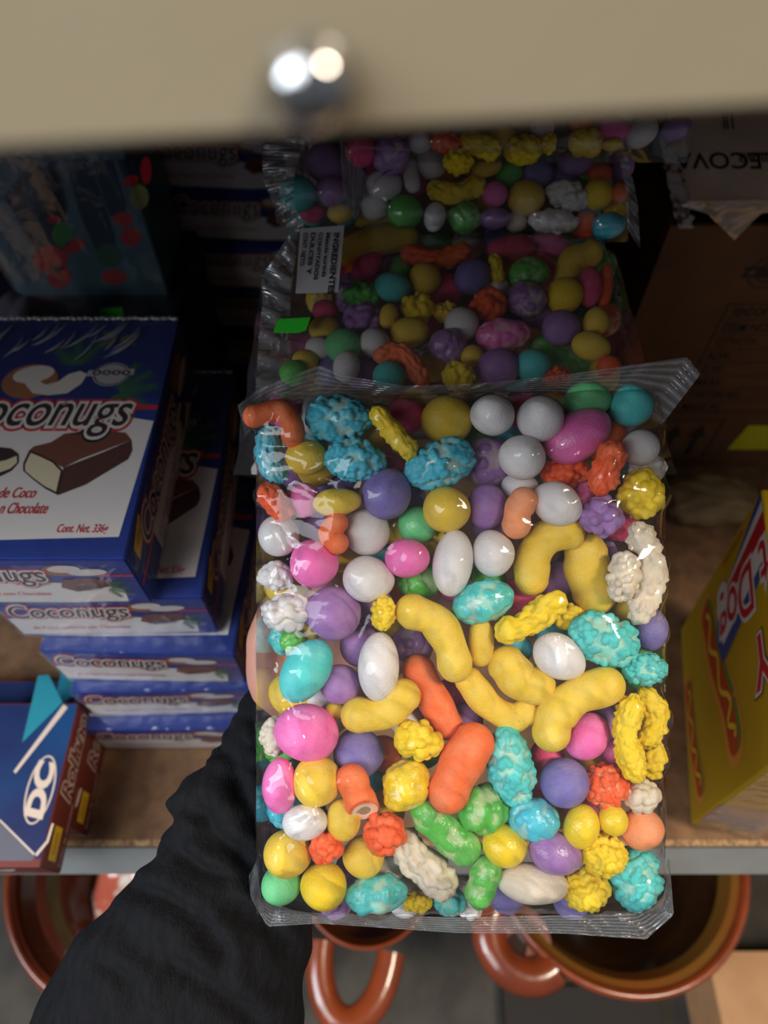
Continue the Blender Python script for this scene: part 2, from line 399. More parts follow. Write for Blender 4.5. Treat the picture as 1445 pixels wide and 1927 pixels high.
    a.poly(side, [(0.001, 0.022), (0.04, 0.022), (0.04, 0.025), (0.001, 0.025)], 0.00022, M_red)
    a.poly(side, [(0.012, 0.037), (0.034, 0.043), (0.034, 0.057), (0.012, 0.051)], 0.0003, M_yel)
    a.poly(side, ell(0.023, 0.047, 0.006, 0.004), 0.00036, mat('print_amber', (206, 150, 26), 0.4))
    for an in (0.2, 0.9, 1.6): leaf(a, side, 0.165, 0.022, an, 0.026)
    a.poly(side, ell(0.163, 0.045, 0.017, 0.0085, 0.1), 0.0003, M_cocob); a.poly(side, ell(0.170, 0.033, 0.018, 0.006, 0.1), 0.00034, M_cocof)
    a.poly(side, [(0.13, 0.008), (0.14, 0.004), (0.16, 0.012), (0.156, 0.022), (0.14, 0.02)], 0.00034, M_choc); a.poly(side, [(0.131, 0.009), (0.139, 0.006), (0.141, 0.017), (0.134, 0.018)], 0.0004, M_fill)
    blogo(l, side, 0.028, 0.021, 0.112, 0.030)
    text_on(l, side, 'Centro de Coco cubierto', 0.045, 0.010, 0.075, 0.0052, M_red, 0.0005, 0.0, 0.25)
    text_on(l, side, 'con Chocolate', 0.045, 0.0028, 0.058, 0.0052, M_red, 0.0005, 0.0, 0.25)
    # --- front face
    a.poly(front, [(0.001, 0.004), (0.03, 0.0025), (0.09, 0.002), (0.126, 0.004), (0.128, 0.020), (0.118, 0.027), (0.08, 0.031), (0.03, 0.032), (0.001, 0.031)], 0.0002, M_white)
    a.poly(front, [(0.118, 0.0385), (BW - 0.001, 0.0385), (BW - 0.001, 0.0405), (0.118, 0.0405)], 0.0002, M_red)
    a.poly(front, [(0.0005, 0.034), (0.006, 0.034), (0.006, 0.037), (0.0005, 0.037)], 0.0002, M_red)
    a.poly(front, ell(0.098, 0.046, 0.012, 0.007, 0.1), 0.0003, M_cocob); a.poly(front, ell(0.100, 0.048, 0.010, 0.0045, 0.1), 0.00036, M_cocof)
    a.poly(front, ell(0.113, 0.044, 0.012, 0.0042, 0.12), 0.0004, M_cocof)
    for an in (0.0, -0.6, -1.2, 0.6, 2.6, 3.4): leaf(a, front, 0.118, 0.024, an, 0.014)
    leaf(a, front, 0.09, 0.034, 3.6, 0.018)
    a.poly(front, [(0.090, 0.024), (0.098, 0.018), (0.122, 0.026), (0.122, 0.034), (0.110, 0.037), (0.094, 0.034)], 0.00044, M_choc2)
    a.poly(front, [(0.098, 0.018), (0.122, 0.026), (0.122, 0.031), (0.099, 0.025)], 0.0005, M_choc)
    blogo(l, front, 0.006, 0.026, 0.080, 0.026)
    text_on(l, front, 'de Coco cubierto con Chocolate', 0.012, 0.013, 0.068, 0.0048, M_red, 0.0005, 0.0, 0.2)
    a.build('printed_artwork', root); l.build('lettering', root)
    # shrink film, slack and wrinkled along the edges
    n1, n2, n3 = 22, 30, 10
    V = []; Fc = []
    def sheet(o_, U, W, nu, nv, nrm, seed):
        k = len(V); r_ = np.random.default_rng(seed); ph = r_.uniform(0, 6, 6)
        for j in range(nv + 1):
            for i in range(nu + 1):
                u, v_ = i / nu, j / nv; e = min(u, 1 - u, v_, 1 - v_)
                am = 0.0009 * math.exp(-e * 9) * (e > 0) + 0.0003 * (e > 0)
                h = am * (math.sin(u * 47 + ph[0] + 4 * math.sin(v_ * 9 + ph[2])) + math.sin(v_ * 53 + ph[1] + 3 * math.sin(u * 8 + ph[3])))
                V.append(o_ + U * u + W * v_ + nrm * (0.0014 + abs(h)))
        for j in range(nv):
            for i in range(nu):
                p = k + j * (nu + 1) + i; Fc.append((p, p + 1, p + nu + 2, p + nu + 1))
    e = 0.0004
    sheet(Vector((-e, -e, BH)), Vector((BW + 2 * e, 0, 0)), Vector((0, BD + 2 * e, 0)), 40, 50, Vector((0, 0, 1)), 1)
    sheet(Vector((BW, -e, -e * 0)), Vector((0, BD + 2 * e, 0)), Vector((0, 0, BH + e)), 40, 16, Vector((1, 0, 0)), 2)
    sheet(Vector((-e, 0, 0)), Vector((BW + 2 * e, 0, 0)), Vector((0, 0, BH + e)), 40, 16, Vector((0, -1, 0)), 3)
    mesh_obj('shrink_wrap', V, Fc, FILM_WRAP, root, True)
    r_ = np.random.default_rng(12); V = []; Fc = []
    def fold(x, y, ang, ln, h, wd):
        k = len(V); d = Vector((math.cos(ang), math.sin(ang), 0)); n_ = Vector((-d.y, d.x, 0)); c = Vector((x, y, BH + 0.0016))
        for i in range(7):
            s_ = i / 6 * 2 - 1; q = 1 - s_ * s_; bend = n_ * (0.12 * ln * s_ * s_)
            V.extend([c + d * ln / 2 * s_ + bend - n_ * wd * q, c + d * ln / 2 * s_ + bend + Vector((0, 0, h * q)), c + d * ln / 2 * s_ + bend + n_ * wd * q])
        for i in range(6):
            a_ = k + 3 * i; Fc.extend([(a_, a_ + 3, a_ + 4, a_ + 1), (a_ + 1, a_ + 4, a_ + 5, a_ + 2)])
    for i in range(22): fold(r_.uniform(0.004, BW - 0.02), BD - r_.uniform(0.012, 0.030), 1.0 + r_.uniform(-0.2, 0.25), r_.uniform(0.016, 0.036), 0.0014, 0.0009)
    for i in range(34): fold(BW * (i + 0.5) / 34, BD - 0.0004 + 0.0004 * (i % 3), r_.uniform(-0.4, 0.4), 0.0062, 0.0022, 0.0011)
    mesh_obj('film_sheen_creases', V, Fc, film_mat('creased_film_sheen', haze=0.24, gloss=0.12, rough=0.2, bump=0.4, tint=(236, 240, 248)), root, True)  # folds whitened by haze to paint the sheen streaks on the lid film
    return root

HB = BH + 0.0028
proto = make_coconugs()
def xs(px, py, y): return ony(px, py, y).x
lay = [  # right edge x, front y, label
    (BX1, BY0, 'shrink-wrapped blue coconut chocolate box on top of the front stack, its lid facing up'),
    (-0.119, BY0 + 0.003, 'shrink-wrapped blue chocolate box directly under the topmost box of the front stack'),
    (-0.107, BY0 - 0.008, 'blue chocolate box third from the top in the front stack'),
    (-0.104, BY0 - 0.018, 'blue chocolate box second from the bottom in the front stack'),
    (-0.112, BY0 - 0.030, 'blue chocolate box at the bottom of the front stack, resting on the shelf'),
]
STEP = (0.66 - 0.36) / 5
for i, (x1, y0, lb) in enumerate(lay):
    o = proto if i == 0 else copy_tree(proto)
    o.location = (x1 - BW, y0, CAM.z - 0.36 - BH - i * STEP); 
    o.rotation_euler = (0, 0, (0, 0.015, -0.02, 0.02, 0.01)[i])
    if i: o.scale.z = (STEP - 0.0006) / BH if False else 1
    tag(o, lb, 'candy box', 'chocolate boxes in the front stack')
# stack at the back, long front faces towards us
bf = ony(285, 345, 0.66)
bx = bf.x
ords = ['topmost', 'second from the top', 'third from the top', 'fourth from the top', 'third from the bottom', 'second from the bottom', 'bottommost']
for i in range(7):
    o = copy_tree(proto); z = SH + (6 - i) * 0.0612
    o.location = (bx + (0.004, 0.0, 0.0, 0.012, 0.014, 0.018, 0.018)[i], 0.652 + (0.0, 0.003, 0.0, 0.004, 0.002, 0.004, 0.0)[i], z); o.rotation_euler = (0, 0, -0.05)
    o.scale = (1.08, 1, 1)
    tag(o, f'blue chocolate box, {ords[i]} in the shadowed back stack', 'candy box', 'chocolate boxes in the back stack')
for o in [x for x in COL.objects if x.name.startswith('chocolate_box')]:
    o.scale.z = 0.96 if o.location.y > 0.5 else 0.975 * STEP / BH

# ------------------------------------------------------------------ DC boxes, front left
M_dcblue = mat('carton_dark_blue', (22, 66, 116), 0.35, (28, 38, 84), 7, contrast=(0.4, 0.6))
M_teal = mat('print_teal', (36, 130, 150), 0.4)
M_rbrown = mat('carton_reddish_brown', (112, 44, 34), 0.4)
M_cream2 = mat('print_cream', (208, 188, 172), 0.4)
H1 = 0.04
c2 = onz(165, 1572, SH)
cA = onz(113, 1655, SH + H1); cT = onz(78, 1632, SH + 2 * H1)
DX = -0.2520; DW = 0.21; DD = 0.122
def T2(px, py):
    p = onz(px, py, SH + 2 * H1); return (p.x - (DX - DW), p.y - cT.y)
def make_dc():
    root = empty('chocolate_roll_box'); mb = MB(); mb.box((0, 0, 0), (DW, DD, H1 - 0.0004), M_rbrown, 0.0008); mb.build('carton', root)
    a = MB(); l = MB(); Z = H1 - 0.0004
    top = (Vector((0, 0, Z)), Vector((1, 0, 0)), Vector((0, 1, 0))); side = (Vector((DW, 0, 0)), Vector((0, 1, 0)), Vector((0, 0, 1))); front = (Vector((0, 0, 0)), Vector((1, 0, 0)), Vector((0, 0, 1)))
    a.poly(top, [(0.001, 0.028), T2(0, 1548), T2(28, 1590), T2(72, 1618), (DW - 0.001, 0.006), (DW - 0.001, DD - 0.001), (0.001, DD - 0.001)], 0.00015, M_dcblue)
    a.poly(top, [T2(-60, 1520), T2(0, 1548), T2(66, 1612), T2(60, 1620), T2(-60, 1620)][::1], 0.0002, mat('print_slate', (92, 92, 104), 0.4))
    a.poly(top, [T2(0, 1546), T2(64, 1610), T2(66, 1606), T2(0, 1541)], 0.00026, M_cream2)
    a.poly(top, [T2(70, 1612), T2(92, 1585), T2(102, 1550), T2(98, 1550), T2(88, 1582), T2(66, 1608)][::-1], 0.00026, M_cream2)
    a.poly(top, [T2(26, 1452), T2(30, 1456), T2(128, 1332), T2(120, 1326)], 0.0003, M_cream2)
    a.poly(top, [T2(42, 1398), T2(118, 1322), T2(92, 1270), T2(72, 1272)], 0.00022, M_teal)
    # oval emblem and the letters, reading from the front edge inwards
    P0 = T2(60, 1552); P1 = T2(92, 1422); cx, cy = (P0[0] + P1[0]) / 2, (P0[1] + P1[1]) / 2
    ry = (P1[1] - P0[1]) / 2; rx = (T2(102, 1480)[0] - T2(45, 1500)[0]) / 2
    ringp(a, top, cx, cy, rx, ry, 0.0013, 0.0003, M_cream2, 48)
    fr = (Vector((cx, cy, Z)), Vector((0, 1, 0)), Vector((-1, 0, 0)))
    text_on(l, fr, 'DC', -ry * 0.80, -rx * 0.62, ry * 1.6, rx * 1.24, M_cream2, 0.0005, 0.055, 0.15)
    # side face: outlined lettering, yellow tag, small print
    for off, m, lf in ((0.075, M_cream2, 0.0004), (0.02, M_rbrown, 0.0006)):
        text_on(l, side, 'Rollano', 0.050, 0.015, 0.066, 0.019, m, lf, off, 0.25)
    a.poly(side, [(0.006, 0.016), (0.030, 0.016), (0.030, 0.030), (0.006, 0.030)], 0.0003, M_yel)
    a.poly(side, [(0.010, 0.020), (0.026, 0.020), (0.026, 0.026), (0.010, 0.026)], 0.00036, mat('print_amber', (206, 150, 26), 0.4))
    text_on(l, side, 'Rollos de chocolate', 0.004, 0.006, 0.045, 0.004, M_cream2, 0.0005, 0.0)
    a.poly(front, [(0.02, 0.017), (DW - 0.03, 0.017), (DW - 0.022, 0.029), (0.02, 0.029)], 0.0003, M_white)
    a.poly(front, [(0.02, 0.023), (DW - 0.034, 0.023), (DW - 0.030, 0.026), (0.02, 0.026)], 0.0004, M_choc3)
    a.poly(front, [(0.001, 0.001), (DW - 0.001, 0.001), (DW - 0.001, 0.007), (0.001, 0.007)], 0.0003, mat('print_pink', (214, 150, 140), 0.4))
    a.build('printed_artwork', root); l.build('lettering', root)
    V = [Vector(p) for p in ((-.001, -.0014, 0), (DW + .001, -.0014, 0), (DW + .001, -.0018, H1), (-.001, -.0018, H1))]
    mesh_obj('shrink_wrap', V, [(0, 1, 2, 3)], FILM_WRAP, root)
    return root
dc = make_dc(); dc.location = (DX - DW, cT.y, SH + H1 + 0.0008)
tag(dc, 'dark blue and brown roll box with oval DC emblem, upper one at the shelf edge', 'candy box', 'roll boxes at the shelf edge')
d2 = copy_tree(dc); d2.location = (c2.x - DW, c2.y, SH + 0.0004)
tag(d2, 'brown roll box with yellow tag lying under the DC emblem box', 'candy box', 'roll boxes at the shelf edge')

# ------------------------------------------------------------------ display box, dark cartons and bag at the back left
M_dkc = mat('dark_carton', (30, 40, 62), 0.5, (40, 44, 56), 20)
M_paleblue = mat('print_pale_blue', (78, 118, 134), 0.35, (66, 104, 122), 10)
M_dkteal = mat('print_dark_teal', (12, 44, 64), 0.35)
M_grn = mat('print_leaf_green', (60, 140, 70), 0.4)
YD = 0.545
pbR = ony(318, 556, YD); pbL = ony(38, 562, YD)
zD = pbR.z
t = empty('display_box', (0, 0, 0)); tag(t, 'pale blue display box with dark teal columns in shadow behind the blue boxes', 'display box')
mb = MB(); mb.box((pbL.x, YD, zD), (pbR.x, YD + 0.09, zD + 0.21), M_paleblue, 0.001); mb.build('carton', t)
a = MB(); fr = (Vector((0, YD, 0)), Vector((1, 0, 0)), Vector((0, 0, 1)))
def Y2(px, py, y=YD): p = ony(px, py, y); return (p.x, p.z)
for q in ([(10, 370), (60, 300), (105, 330), (130, 420), (120, 470), (58, 462)], [(66, 320), (108, 300), (128, 390), (122, 412), (92, 405)],
          [(122, 300), (168, 300), (215, 440), (222, 480), (180, 470), (150, 400)], [(172, 300), (212, 300), (238, 385), (236, 410), (206, 404)], [(220, 300), (252, 300), (256, 325), (236, 340)]):
    a.poly(fr, [Y2(*p) for p in q][::-1] , 0.0004, M_dkteal)
for q, m in ((ell(95, 488, 32, 26), M_red), (ell(112, 520, 22, 22), M_red), (ell(118, 440, 20, 24), M_grn), (ell(140, 462, 22, 12, -0.4), M_red), (ell(102, 412, 12, 8), M_red),
             (ell(205, 480, 24, 22), M_leaf), (ell(215, 520, 24, 14), M_red), (ell(232, 412, 18, 14), M_red), (ell(246, 445, 20, 18), M_red), (ell(246, 340, 16, 10, -0.4), M_red), (ell(262, 370, 18, 24), mat('print_olive2', (132, 138, 82), 0.4)), (ell(275, 320, 10, 26), M_red)):
    a.poly(fr, [Y2(*p) for p in q], 0.0006, m)
o = a.build('printed_artwork', t)
V = []
n = 24
for j in range(n + 1):
    for i in range(n + 1):
        u, v = i / n, j / n
        V.append((pbL.x + (pbR.x - pbL.x) * u, YD - 0.004 - 0.003 * abs(math.sin(u * 17 + v * 3) * math.sin(v * 5 + u * 9)), zD + 0.21 * v))
mesh_obj('clear_wrap', V, [(j * (n + 1) + i, j * (n + 1) + i + 1, (j + 1) * (n + 1) + i + 1, (j + 1) * (n + 1) + i) for j in range(n) for i in range(n)], film_mat('slack_wrap', haze=0.05, gloss=0.05, bump=0.5), t, True)
t = empty('dark_carton', (0, 0, 0)); tag(t, 'dark navy carton with a green sticker, under the pale blue display box', 'carton')
mb = MB(); mb.box((pbL.x - 0.03, YD - 0.03, SH), (pbR.x + 0.012, YD + 0.10, zD - 0.0006), M_dkc, 0.0015); mb.build('carton', t)
a = MB(); fr = (Vector((0, YD - 0.03, 0)), Vector((1, 0, 0)), Vector((0, 0, 1)))
a.poly(fr, [Y2(*p, YD - 0.03) for p in ((180, 604), (234, 604), (230, 578), (188, 580))], 0.0004, mat('sticker_green', (60, 190, 50), 0.5)); a.build('green_sticker', t)
# grey bag at far left
def lump(name, O, S, m, seed, amp=0.14, nu=48, nv=28):
    r_ = np.random.default_rng(seed); th = np.linspace(0, 2 * math.pi, nu, endpoint=False); ph = np.linspace(0.001, math.pi - 0.001, nv)
    V = []; dirs = r_.normal(size=(14, 3)); dirs /= np.linalg.norm(dirs, axis=1)[:, None]; fq = r_.uniform(4, 9, 14); po = r_.uniform(0, 6, 14)
    for p in ph:
        for t_ in th:
            d = np.array([math.sin(p) * math.cos(t_), math.sin(p) * math.sin(t_), math.cos(p)])
            f = 1 + amp * float(np.mean(np.abs(np.sin(fq * (dirs @ d) + po))) * 2 - 1)
            k = np.sign(d) * np.abs(d) ** 0.75
            V.append((O[0] + k[0] * S[0] * f, O[1] + k[1] * S[1] * f, O[2] + max(-0.98, k[2]) * S[2] * (f if k[2] > -.5 else 1)))
    Fc = [(i * nu + j, (i + 1) * nu + j, (i + 1) * nu + (j + 1) % nu, i * nu + (j + 1) % nu) for i in range(nv - 1) for j in range(nu)]
    return mesh_obj(name, V, Fc, m, None, True)
q = ony(-30, 480, 0.455)
o = lump('grey_plastic_bag', (q.x, 0.455, SH + 0.13), (0.036, 0.05, 0.132), mat('grey_plastic', (120, 116, 130), 0.35, (84, 82, 96), 20), 3)
tag(o, 'grey filled plastic bag standing left of the pale blue display box', 'bag')
q = onz(1330, 1000, SH)
o = lump('crumpled_paper', (q.x + 0.004, q.y + 0.03, SH + 0.0165), (0.045, 0.028, 0.017), mat('kraft_paper', (150, 126, 84), 0.8, (122, 100, 66), 50), 5, 0.3)
tag(o, 'crumpled kraft paper lying on the dark shelf behind the yellow hot dog box', 'paper')

# ------------------------------------------------------------------ carton that carries the bag pile
M_kraft = mat('kraft_carton', (104, 66, 32), 0.8, (92, 58, 28), 30, 0.1, 200)
t = empty('brown_carton', (0.035, 0.27, SH)); tag(t, 'plain brown carton under the pile of candy bags behind the held bag', 'carton')
mb = MB(); mb.box((-0.100, 0, 0), (0.100, 0.30, 0.325), M_kraft, 0.001); mb.build('carton_body', t)
mb = MB(); mb.box((-0.03, -0.0006, 0.25), (0.03, 0.0, 0.325), mat('packing_tape', (150, 110, 66), 0.3)); mb.build('tape', t)

# ------------------------------------------------------------------ big carton at right
YB = 0.49
tl = ony(1262, 425, YB); zt = tl.z
x0 = tl.x
M_ink = mat('print_black_ink', (34, 26, 20), 0.7)
M_flap = mat('lit_carton_flap', (226, 204, 180), 0.7, (206, 184, 160), 20, 0.1, 100)  # flap colour lightened to stand for the light falling on it
t = empty('shipping_carton', (x0, YB, SH)); tag(t, 'big brown shipping carton with printed table and arrows at the back right', 'carton')
W = 0.33; D = 0.26; Hc = zt - SH
mb = MB(); mb.box((0, 0, 0), (W, 0.004, Hc), M_kraft); mb.build('front_panel', t)
mb = MB(); mb.box((0, 0.004, 0), (0.004, D, Hc), M_kraft); mb.box((W - 0.004, 0.004, 0), (W, D, Hc), M_kraft); mb.box((0.004, D - 0.004, 0), (W - 0.004, D, Hc), M_kraft); mb.box((0.004, 0.004, 0), (W - 0.004, D - 0.004, 0.004), M_kraft)
mb.build('carton_body', t)
# closed upper flap, sloping back, with the upside-down stamp
f0 = ony(1275, 382, YB + 0.012); f1 = ony(1445, 378, YB + 0.012)
zf = f0.z - SH
sl2 = Vector((0, math.cos(0.35), math.sin(0.35)))
O = Vector((0.004, 0.012, zf))
mb = MB()
nn = sl2.cross(Vector((1, 0, 0))) * -1
for (a0, b0, m) in (((0, 0), (W - 0.006, 0.22), M_flap),):
    V = [O + Vector((1, 0, 0)) * x + sl2 * y + Vector((0, -0.34, 0.94)) * z for z in (0, 0.003) for y in (0, 0.20) for x in (0, W - 0.008)]
    mb.add(V, [(0, 2, 3, 1), (4, 5, 7, 6), (0, 1, 5, 4), (2, 6, 7, 3), (0, 4, 6, 2), (1, 3, 7, 5)], m)
mb.build('top_flap', t)
nF = Vector((1, 0, 0)).cross(sl2)
def onflap(px, py):
    p = onpl(px, py, Vector((x0, YB, SH)) + O + nF * 0.003, nF) - Vector((x0, YB, SH)) - O; return (p.x, p.dot(sl2))
l = MB()
frt = (O + nF * 0.0032, Vector((-1, 0, 0)), -sl2)
a_, b_ = onflap(1456, 314), onflap(1268, 292)
text_on(l, frt, 'LECOVA', -a_[0], -b_[1] - 0.002, a_[0] - b_[0], abs(b_[1] - a_[1]) + 0.004, M_ink, 0.0002, 0.015)
c_ = onflap(1445 + 30, 320); d_ = onflap(1388, 310)
text_on(l, frt, 'PULAR', -c_[0], -d_[1] - 0.010, c_[0] - d_[0], 0.008, M_ink, 0.0002, 0.01)
for px in (1362, 1368, 1378):
    p = onflap(px, 232); l.poly(frt, [(-p[0] - 0.0006, -p[1] - 0.01), (-p[0] + 0.0006, -p[1] - 0.01), (-p[0] + 0.0006, -p[1] + 0.006), (-p[0] - 0.0006, -p[1] + 0.006)], 0.0002, M_ink)
l.build('stamp', t)
# printed front: table, arrows, round seal, yellow sticker
frp = (Vector((0, 0, 0)), Vector((1, 0, 0)), Vector((0, 0, 1)))
def Y3(px, py): p = ony(px, py, YB); return (p.x - x0, p.z - SH)
l = MB()
def line(p, q, wd=0.0012):
    p = Vector(p); q = Vector(q); d = (q - p).normalized(); n_ = Vector((-d.y, d.x)) * wd / 2
    l.poly(frp, [p - n_, q - n_, q + n_, p + n_], 0.0004, M_ink)
A0 = Y3(1372, 572); A1 = Y3(1372, 572)[0], Y3(1300, 775)[1]
line((A0[0], A0[1]), A1); line(A0, (W - 0.01, A0[1])); line(A1, (W - 0.01, A1[1]))
rows = ['VENDOR', 'ITEM NO.', 'QTY/CTN', 'N.W.', 'G.W.', 'MEAS.', 'CARTON NO.', 'MADE IN']
hh = (A0[1] - A1[1]) / len(rows)
for i, s in enumerate(rows):
    z = A0[1] - hh * (i + 1); line((A0[0], z), (W - 0.01, z), 0.0007)
    text_on(l, frp, s, A0[0] + 0.006, z + hh * 0.22, 0.0075 * len(s) * 0.7, hh * 0.55, M_ink, 0.0005, 0.012)
q0 = Y3(1300, 785); q1 = Y3(1375, 862)
ax, az, bx_, bz = A0[0] - 0.008, Y3(1290, 865)[1], A0[0] + 0.058, Y3(1300, 790)[1]
for p, q in (((ax, az), (bx_, az)), ((bx_, az), (bx_, bz)), ((bx_, bz), (ax, bz)), ((ax, bz), (ax, az))): line(p, q, 0.0016)
for k in (0.3, 0.7):
    cx = ax + (bx_ - ax) * k; h_ = bz - az
    l.poly(frp, [(cx - 0.003, az + h_ * 0.15), (cx + 0.003, az + h_ * 0.15), (cx + 0.003, az + h_ * 0.6), (cx + 0.009, az + h_ * 0.6), (cx, az + h_ * 0.9), (cx - 0.009, az + h_ * 0.6), (cx - 0.003, az + h_ * 0.6)], 0.0004, M_ink)
s0 = Y3(1447, 512); r0 = Y3(1447, 480)[1] - s0[1]
N_ = 64
P = [(s0[0] + r0 * (1 + 0.05 * math.cos(16 * t_)) * math.cos(t_), s0[1] + r0 * (1 + 0.05 * math.cos(16 * t_)) * math.sin(t_)) for t_ in np.linspace(0, 2 * math.pi, N_, endpoint=False)]
for i in range(N_): 
    j = (i + 1) % N_; Q = lambda p: (s0[0] + (p[0] - s0[0]) * 0.93, s0[1] + (p[1] - s0[1]) * 0.93); l.poly(frp, [P[i], P[j], Q(P[j]), Q(P[i])], 0.0004, M_ink)
ringp(l, frp, s0[0], s0[1], r0 * 0.62, r0 * 0.62, 0.0016, 0.0004, M_ink)
rw = r0 * 0.32
l.poly(frp, [(s0[0] - r0 * 1.35, s0[1] - rw), (s0[0] + r0 * 1.35, s0[1] - rw), (s0[0] + r0 * 1.2, s0[1]), (s0[0] + r0 * 1.35, s0[1] + rw), (s0[0] - r0 * 1.35, s0[1] + rw), (s0[0] - r0 * 1.2, s0[1])], 0.0005, M_ink)
star = [(s0[0] - r0 * 0.85 + (0.005 if k % 2 == 0 else 0.002) * math.sin(k * math.pi / 5), s0[1] + (0.005 if k % 2 == 0 else 0.002) * math.cos(k * math.pi / 5)) for k in range(10)][::-1]
l.poly(frp, star, 0.0007, M_kraft)
l.build('printed_marks', t)
s = MB(); u0 = Y3(1368, 845); u1 = Y3(1384, 800)
s.poly(frp, [(u0[0], u0[1]), (W - 0.02, u0[1]), (W - 0.02, u1[1]), (u0[0] + 0.006, u1[1])], 0.0007, mat('sticker_yellow', (196, 190, 30), 0.5)); s.build('yellow_sticker', t)
# frayed corner strip of peeled liner
V = []; Fc = []
e0 = ony(1240, 262, YB + 0.06); e1 = ony(1290, 425, YB - 0.003)
top_e, bot_e = pt(1242, 255, 0.0), None
n = 26
r_ = np.random.default_rng(4)
for i in range(n + 1):
    k = i / n
    pA = ony(1237 + 38 * k + r_.uniform(-4, 4), 255 + 175 * k, YB - 0.006 + 0.05 * (1 - k)) ; pB = ony(1262 + 45 * k + r_.uniform(-6, 6), 255 + 175 * k, YB - 0.008 + 0.05 * (1 - k))
    V += [pA, pB, pA + Vector((0, 0.002, 0)), pB + Vector((0, 0.002, 0))]
    if i < n: b = 4 * i; Fc += [(b, b + 1, b + 5, b + 4), (b + 2, b + 6, b + 7, b + 3), (b, b + 4, b + 6, b + 2), (b + 1, b + 3, b + 7, b + 5)]
Fc += [(0, 2, 3, 1), (4 * n, 4 * n + 1, 4 * n + 3, 4 * n + 2)]
V = [v - Vector((x0, YB, SH)) for v in V]
mesh_obj('torn_liner', V, Fc, mat('torn_liner', (168, 160, 152), 0.8, (70, 52, 38), 90, contrast=(0.5, 0.58)), t)
# pointed tip of clear plastic hanging over the carton front
V = [ony(*p, YB - 0.012) - Vector((x0, YB, SH)) for p in ((1282, 388), (1330, 402), (1382, 452), (1432, 402), (1470, 398), (1470, 376), (1380, 378), (1300, 380))]
V += [v + Vector((0, 0.0015, 0)) for v in V]
mesh_obj('clear_plastic_tip', V, [tuple(range(8)), tuple(range(15, 7, -1))], film_mat('milky_film', haze=0.45, gloss=0.12, bump=0.9, tint=(200, 180, 160)), t)

# ------------------------------------------------------------------ yellow hot dog box, front right
pA = onz(1280, 1185, SH + 0.001); pB = onz(1300, 1552, SH + 0.001)
uu = -ray(885, 1867).normalized(); dd = (pA - pB); L0 = dd.length; dd.normalize()
uu = (uu - dd * uu.dot(dd)).normalized()
ww = uu.cross(dd) * -1
if ww.x < 0: ww = -ww
HH = 0.24; WW = 0.05
t = empty('hot_dog_candy_box', pB); tag(t, 'tilted yellow candy box with hot dog pictures and red lettering', 'candy box')
rot = Matrix((ww, dd, uu)).transposed(); t.rotation_euler = rot.to_euler()
# local axes: x = width, y = back, z = up
M_byel = mat('carton_yellow', (196, 156, 20), 0.35, (204, 166, 36), 12)
mb = MB(); mb.box((0, 0, 0.0), (WW, L0, HH), M_byel, 0.001); o = mb.build('carton', t)
dz = WW * ww.z
for ob in (t,): ob.location.z += max(0.0, -dz) + 0.0005
rinv = rot.transposed()
def HD(px, py):
    p = onpl(px, py, pB, -ww) - pB; return (p.dot(uu), p.dot(dd))
fh = (Vector((0, 0, 0)), Vector((0, 0, 1)), Vector((0, 1, 0)))
a = MB(); l = MB()
M_saus = mat('print_sausage', (196, 74, 34), 0.4); M_bun = mat('print_bun', (226, 150, 60), 0.4); M_must = mat('print_mustard', (240, 206, 50), 0.4); M_lett = mat('print_lettuce', (92, 140, 52), 0.4)
def hot(pl, wpx):
    import itertools
    def strip(off, wd, m, lf):
        A = [Vector(HD(*p)) for p in pl]; 
        for i in range(len(A) - 1):
            d = (A[i + 1] - A[i]).normalized(); n_ = Vector((-d.y, d.x)); a.poly(fh, [A[i] + n_ * (off - wd), A[i + 1] + n_ * (off - wd), A[i + 1] + n_ * (off + wd), A[i] + n_ * (off + wd)], lf, m)
        for e_ in (A[0], A[-1]):
            d = (A[1] - A[0]).normalized(); n_ = Vector((-d.y, d.x)); c_ = e_ + n_ * off; a.poly(fh, ell(c_.x, c_.y, wd, wd, 0, 16), lf + 0.00003, m)
        for c_ in A[1:-1]:
            a.poly(fh, ell(c_.x, c_.y, wd, wd, 0, 16), lf + 0.00003, m)
    strip(0, wpx * 1.5, M_bun, 0.0003); strip(0.3 * wpx, wpx * 0.9, M_lett, 0.0004); strip(-0.1 * wpx, wpx * 0.85, M_saus, 0.0005)
    A = [Vector(HD(*p)) for p in pl]; pts = []
    for k in range(25):
        s_ = k / 24 * (len(A) - 1); i = min(int(s_), len(A) - 2); q_ = A[i].lerp(A[i + 1], s_ - i); d = (A[i + 1] - A[i]).normalized(); n_ = Vector((-d.y, d.x)); pts.append(q_ + n_ * wpx * 0.5 * math.sin(k * 0.9))
    for i in range(24):
        d = (pts[i + 1] - pts[i]).normalized(); n_ = Vector((-d.y, d.x)) * wpx * 0.16
        a.poly(fh, [pts[i] - n_, pts[i + 1] - n_, pts[i + 1] + n_, pts[i] + n_], 0.0007, M_must)
hot([(1330, 1160), (1345, 1240), (1372, 1330), (1382, 1390)], 0.014)
hot([(1296, 1300), (1305, 1400), (1318, 1480)], 0.010)
a.poly(fh, [HD(*p) for p in ((1362, 1250), (1445, 1060), (1445, 880), (1440, 900), (1352, 1150), (1350, 1205))][::1], 0.0008, mat('print_logo_blue', (60, 80, 150), 0.4))
a.poly(fh, [HD(*p) for p in ((1350, 1150), (1445, 925), (1455, 990), (1455, 1020), (1362, 1215))], 0.0009, M_white)
a.poly(fh, [HD(*p) for p in ((1362, 1125), (1450, 940), (1450, 985), (1372, 1130))], 0.001, M_red)
g0 = HD(1352, 1235); g1 = HD(1480, 960)
tx = HD(1358, 1205); 
wl = 0.12
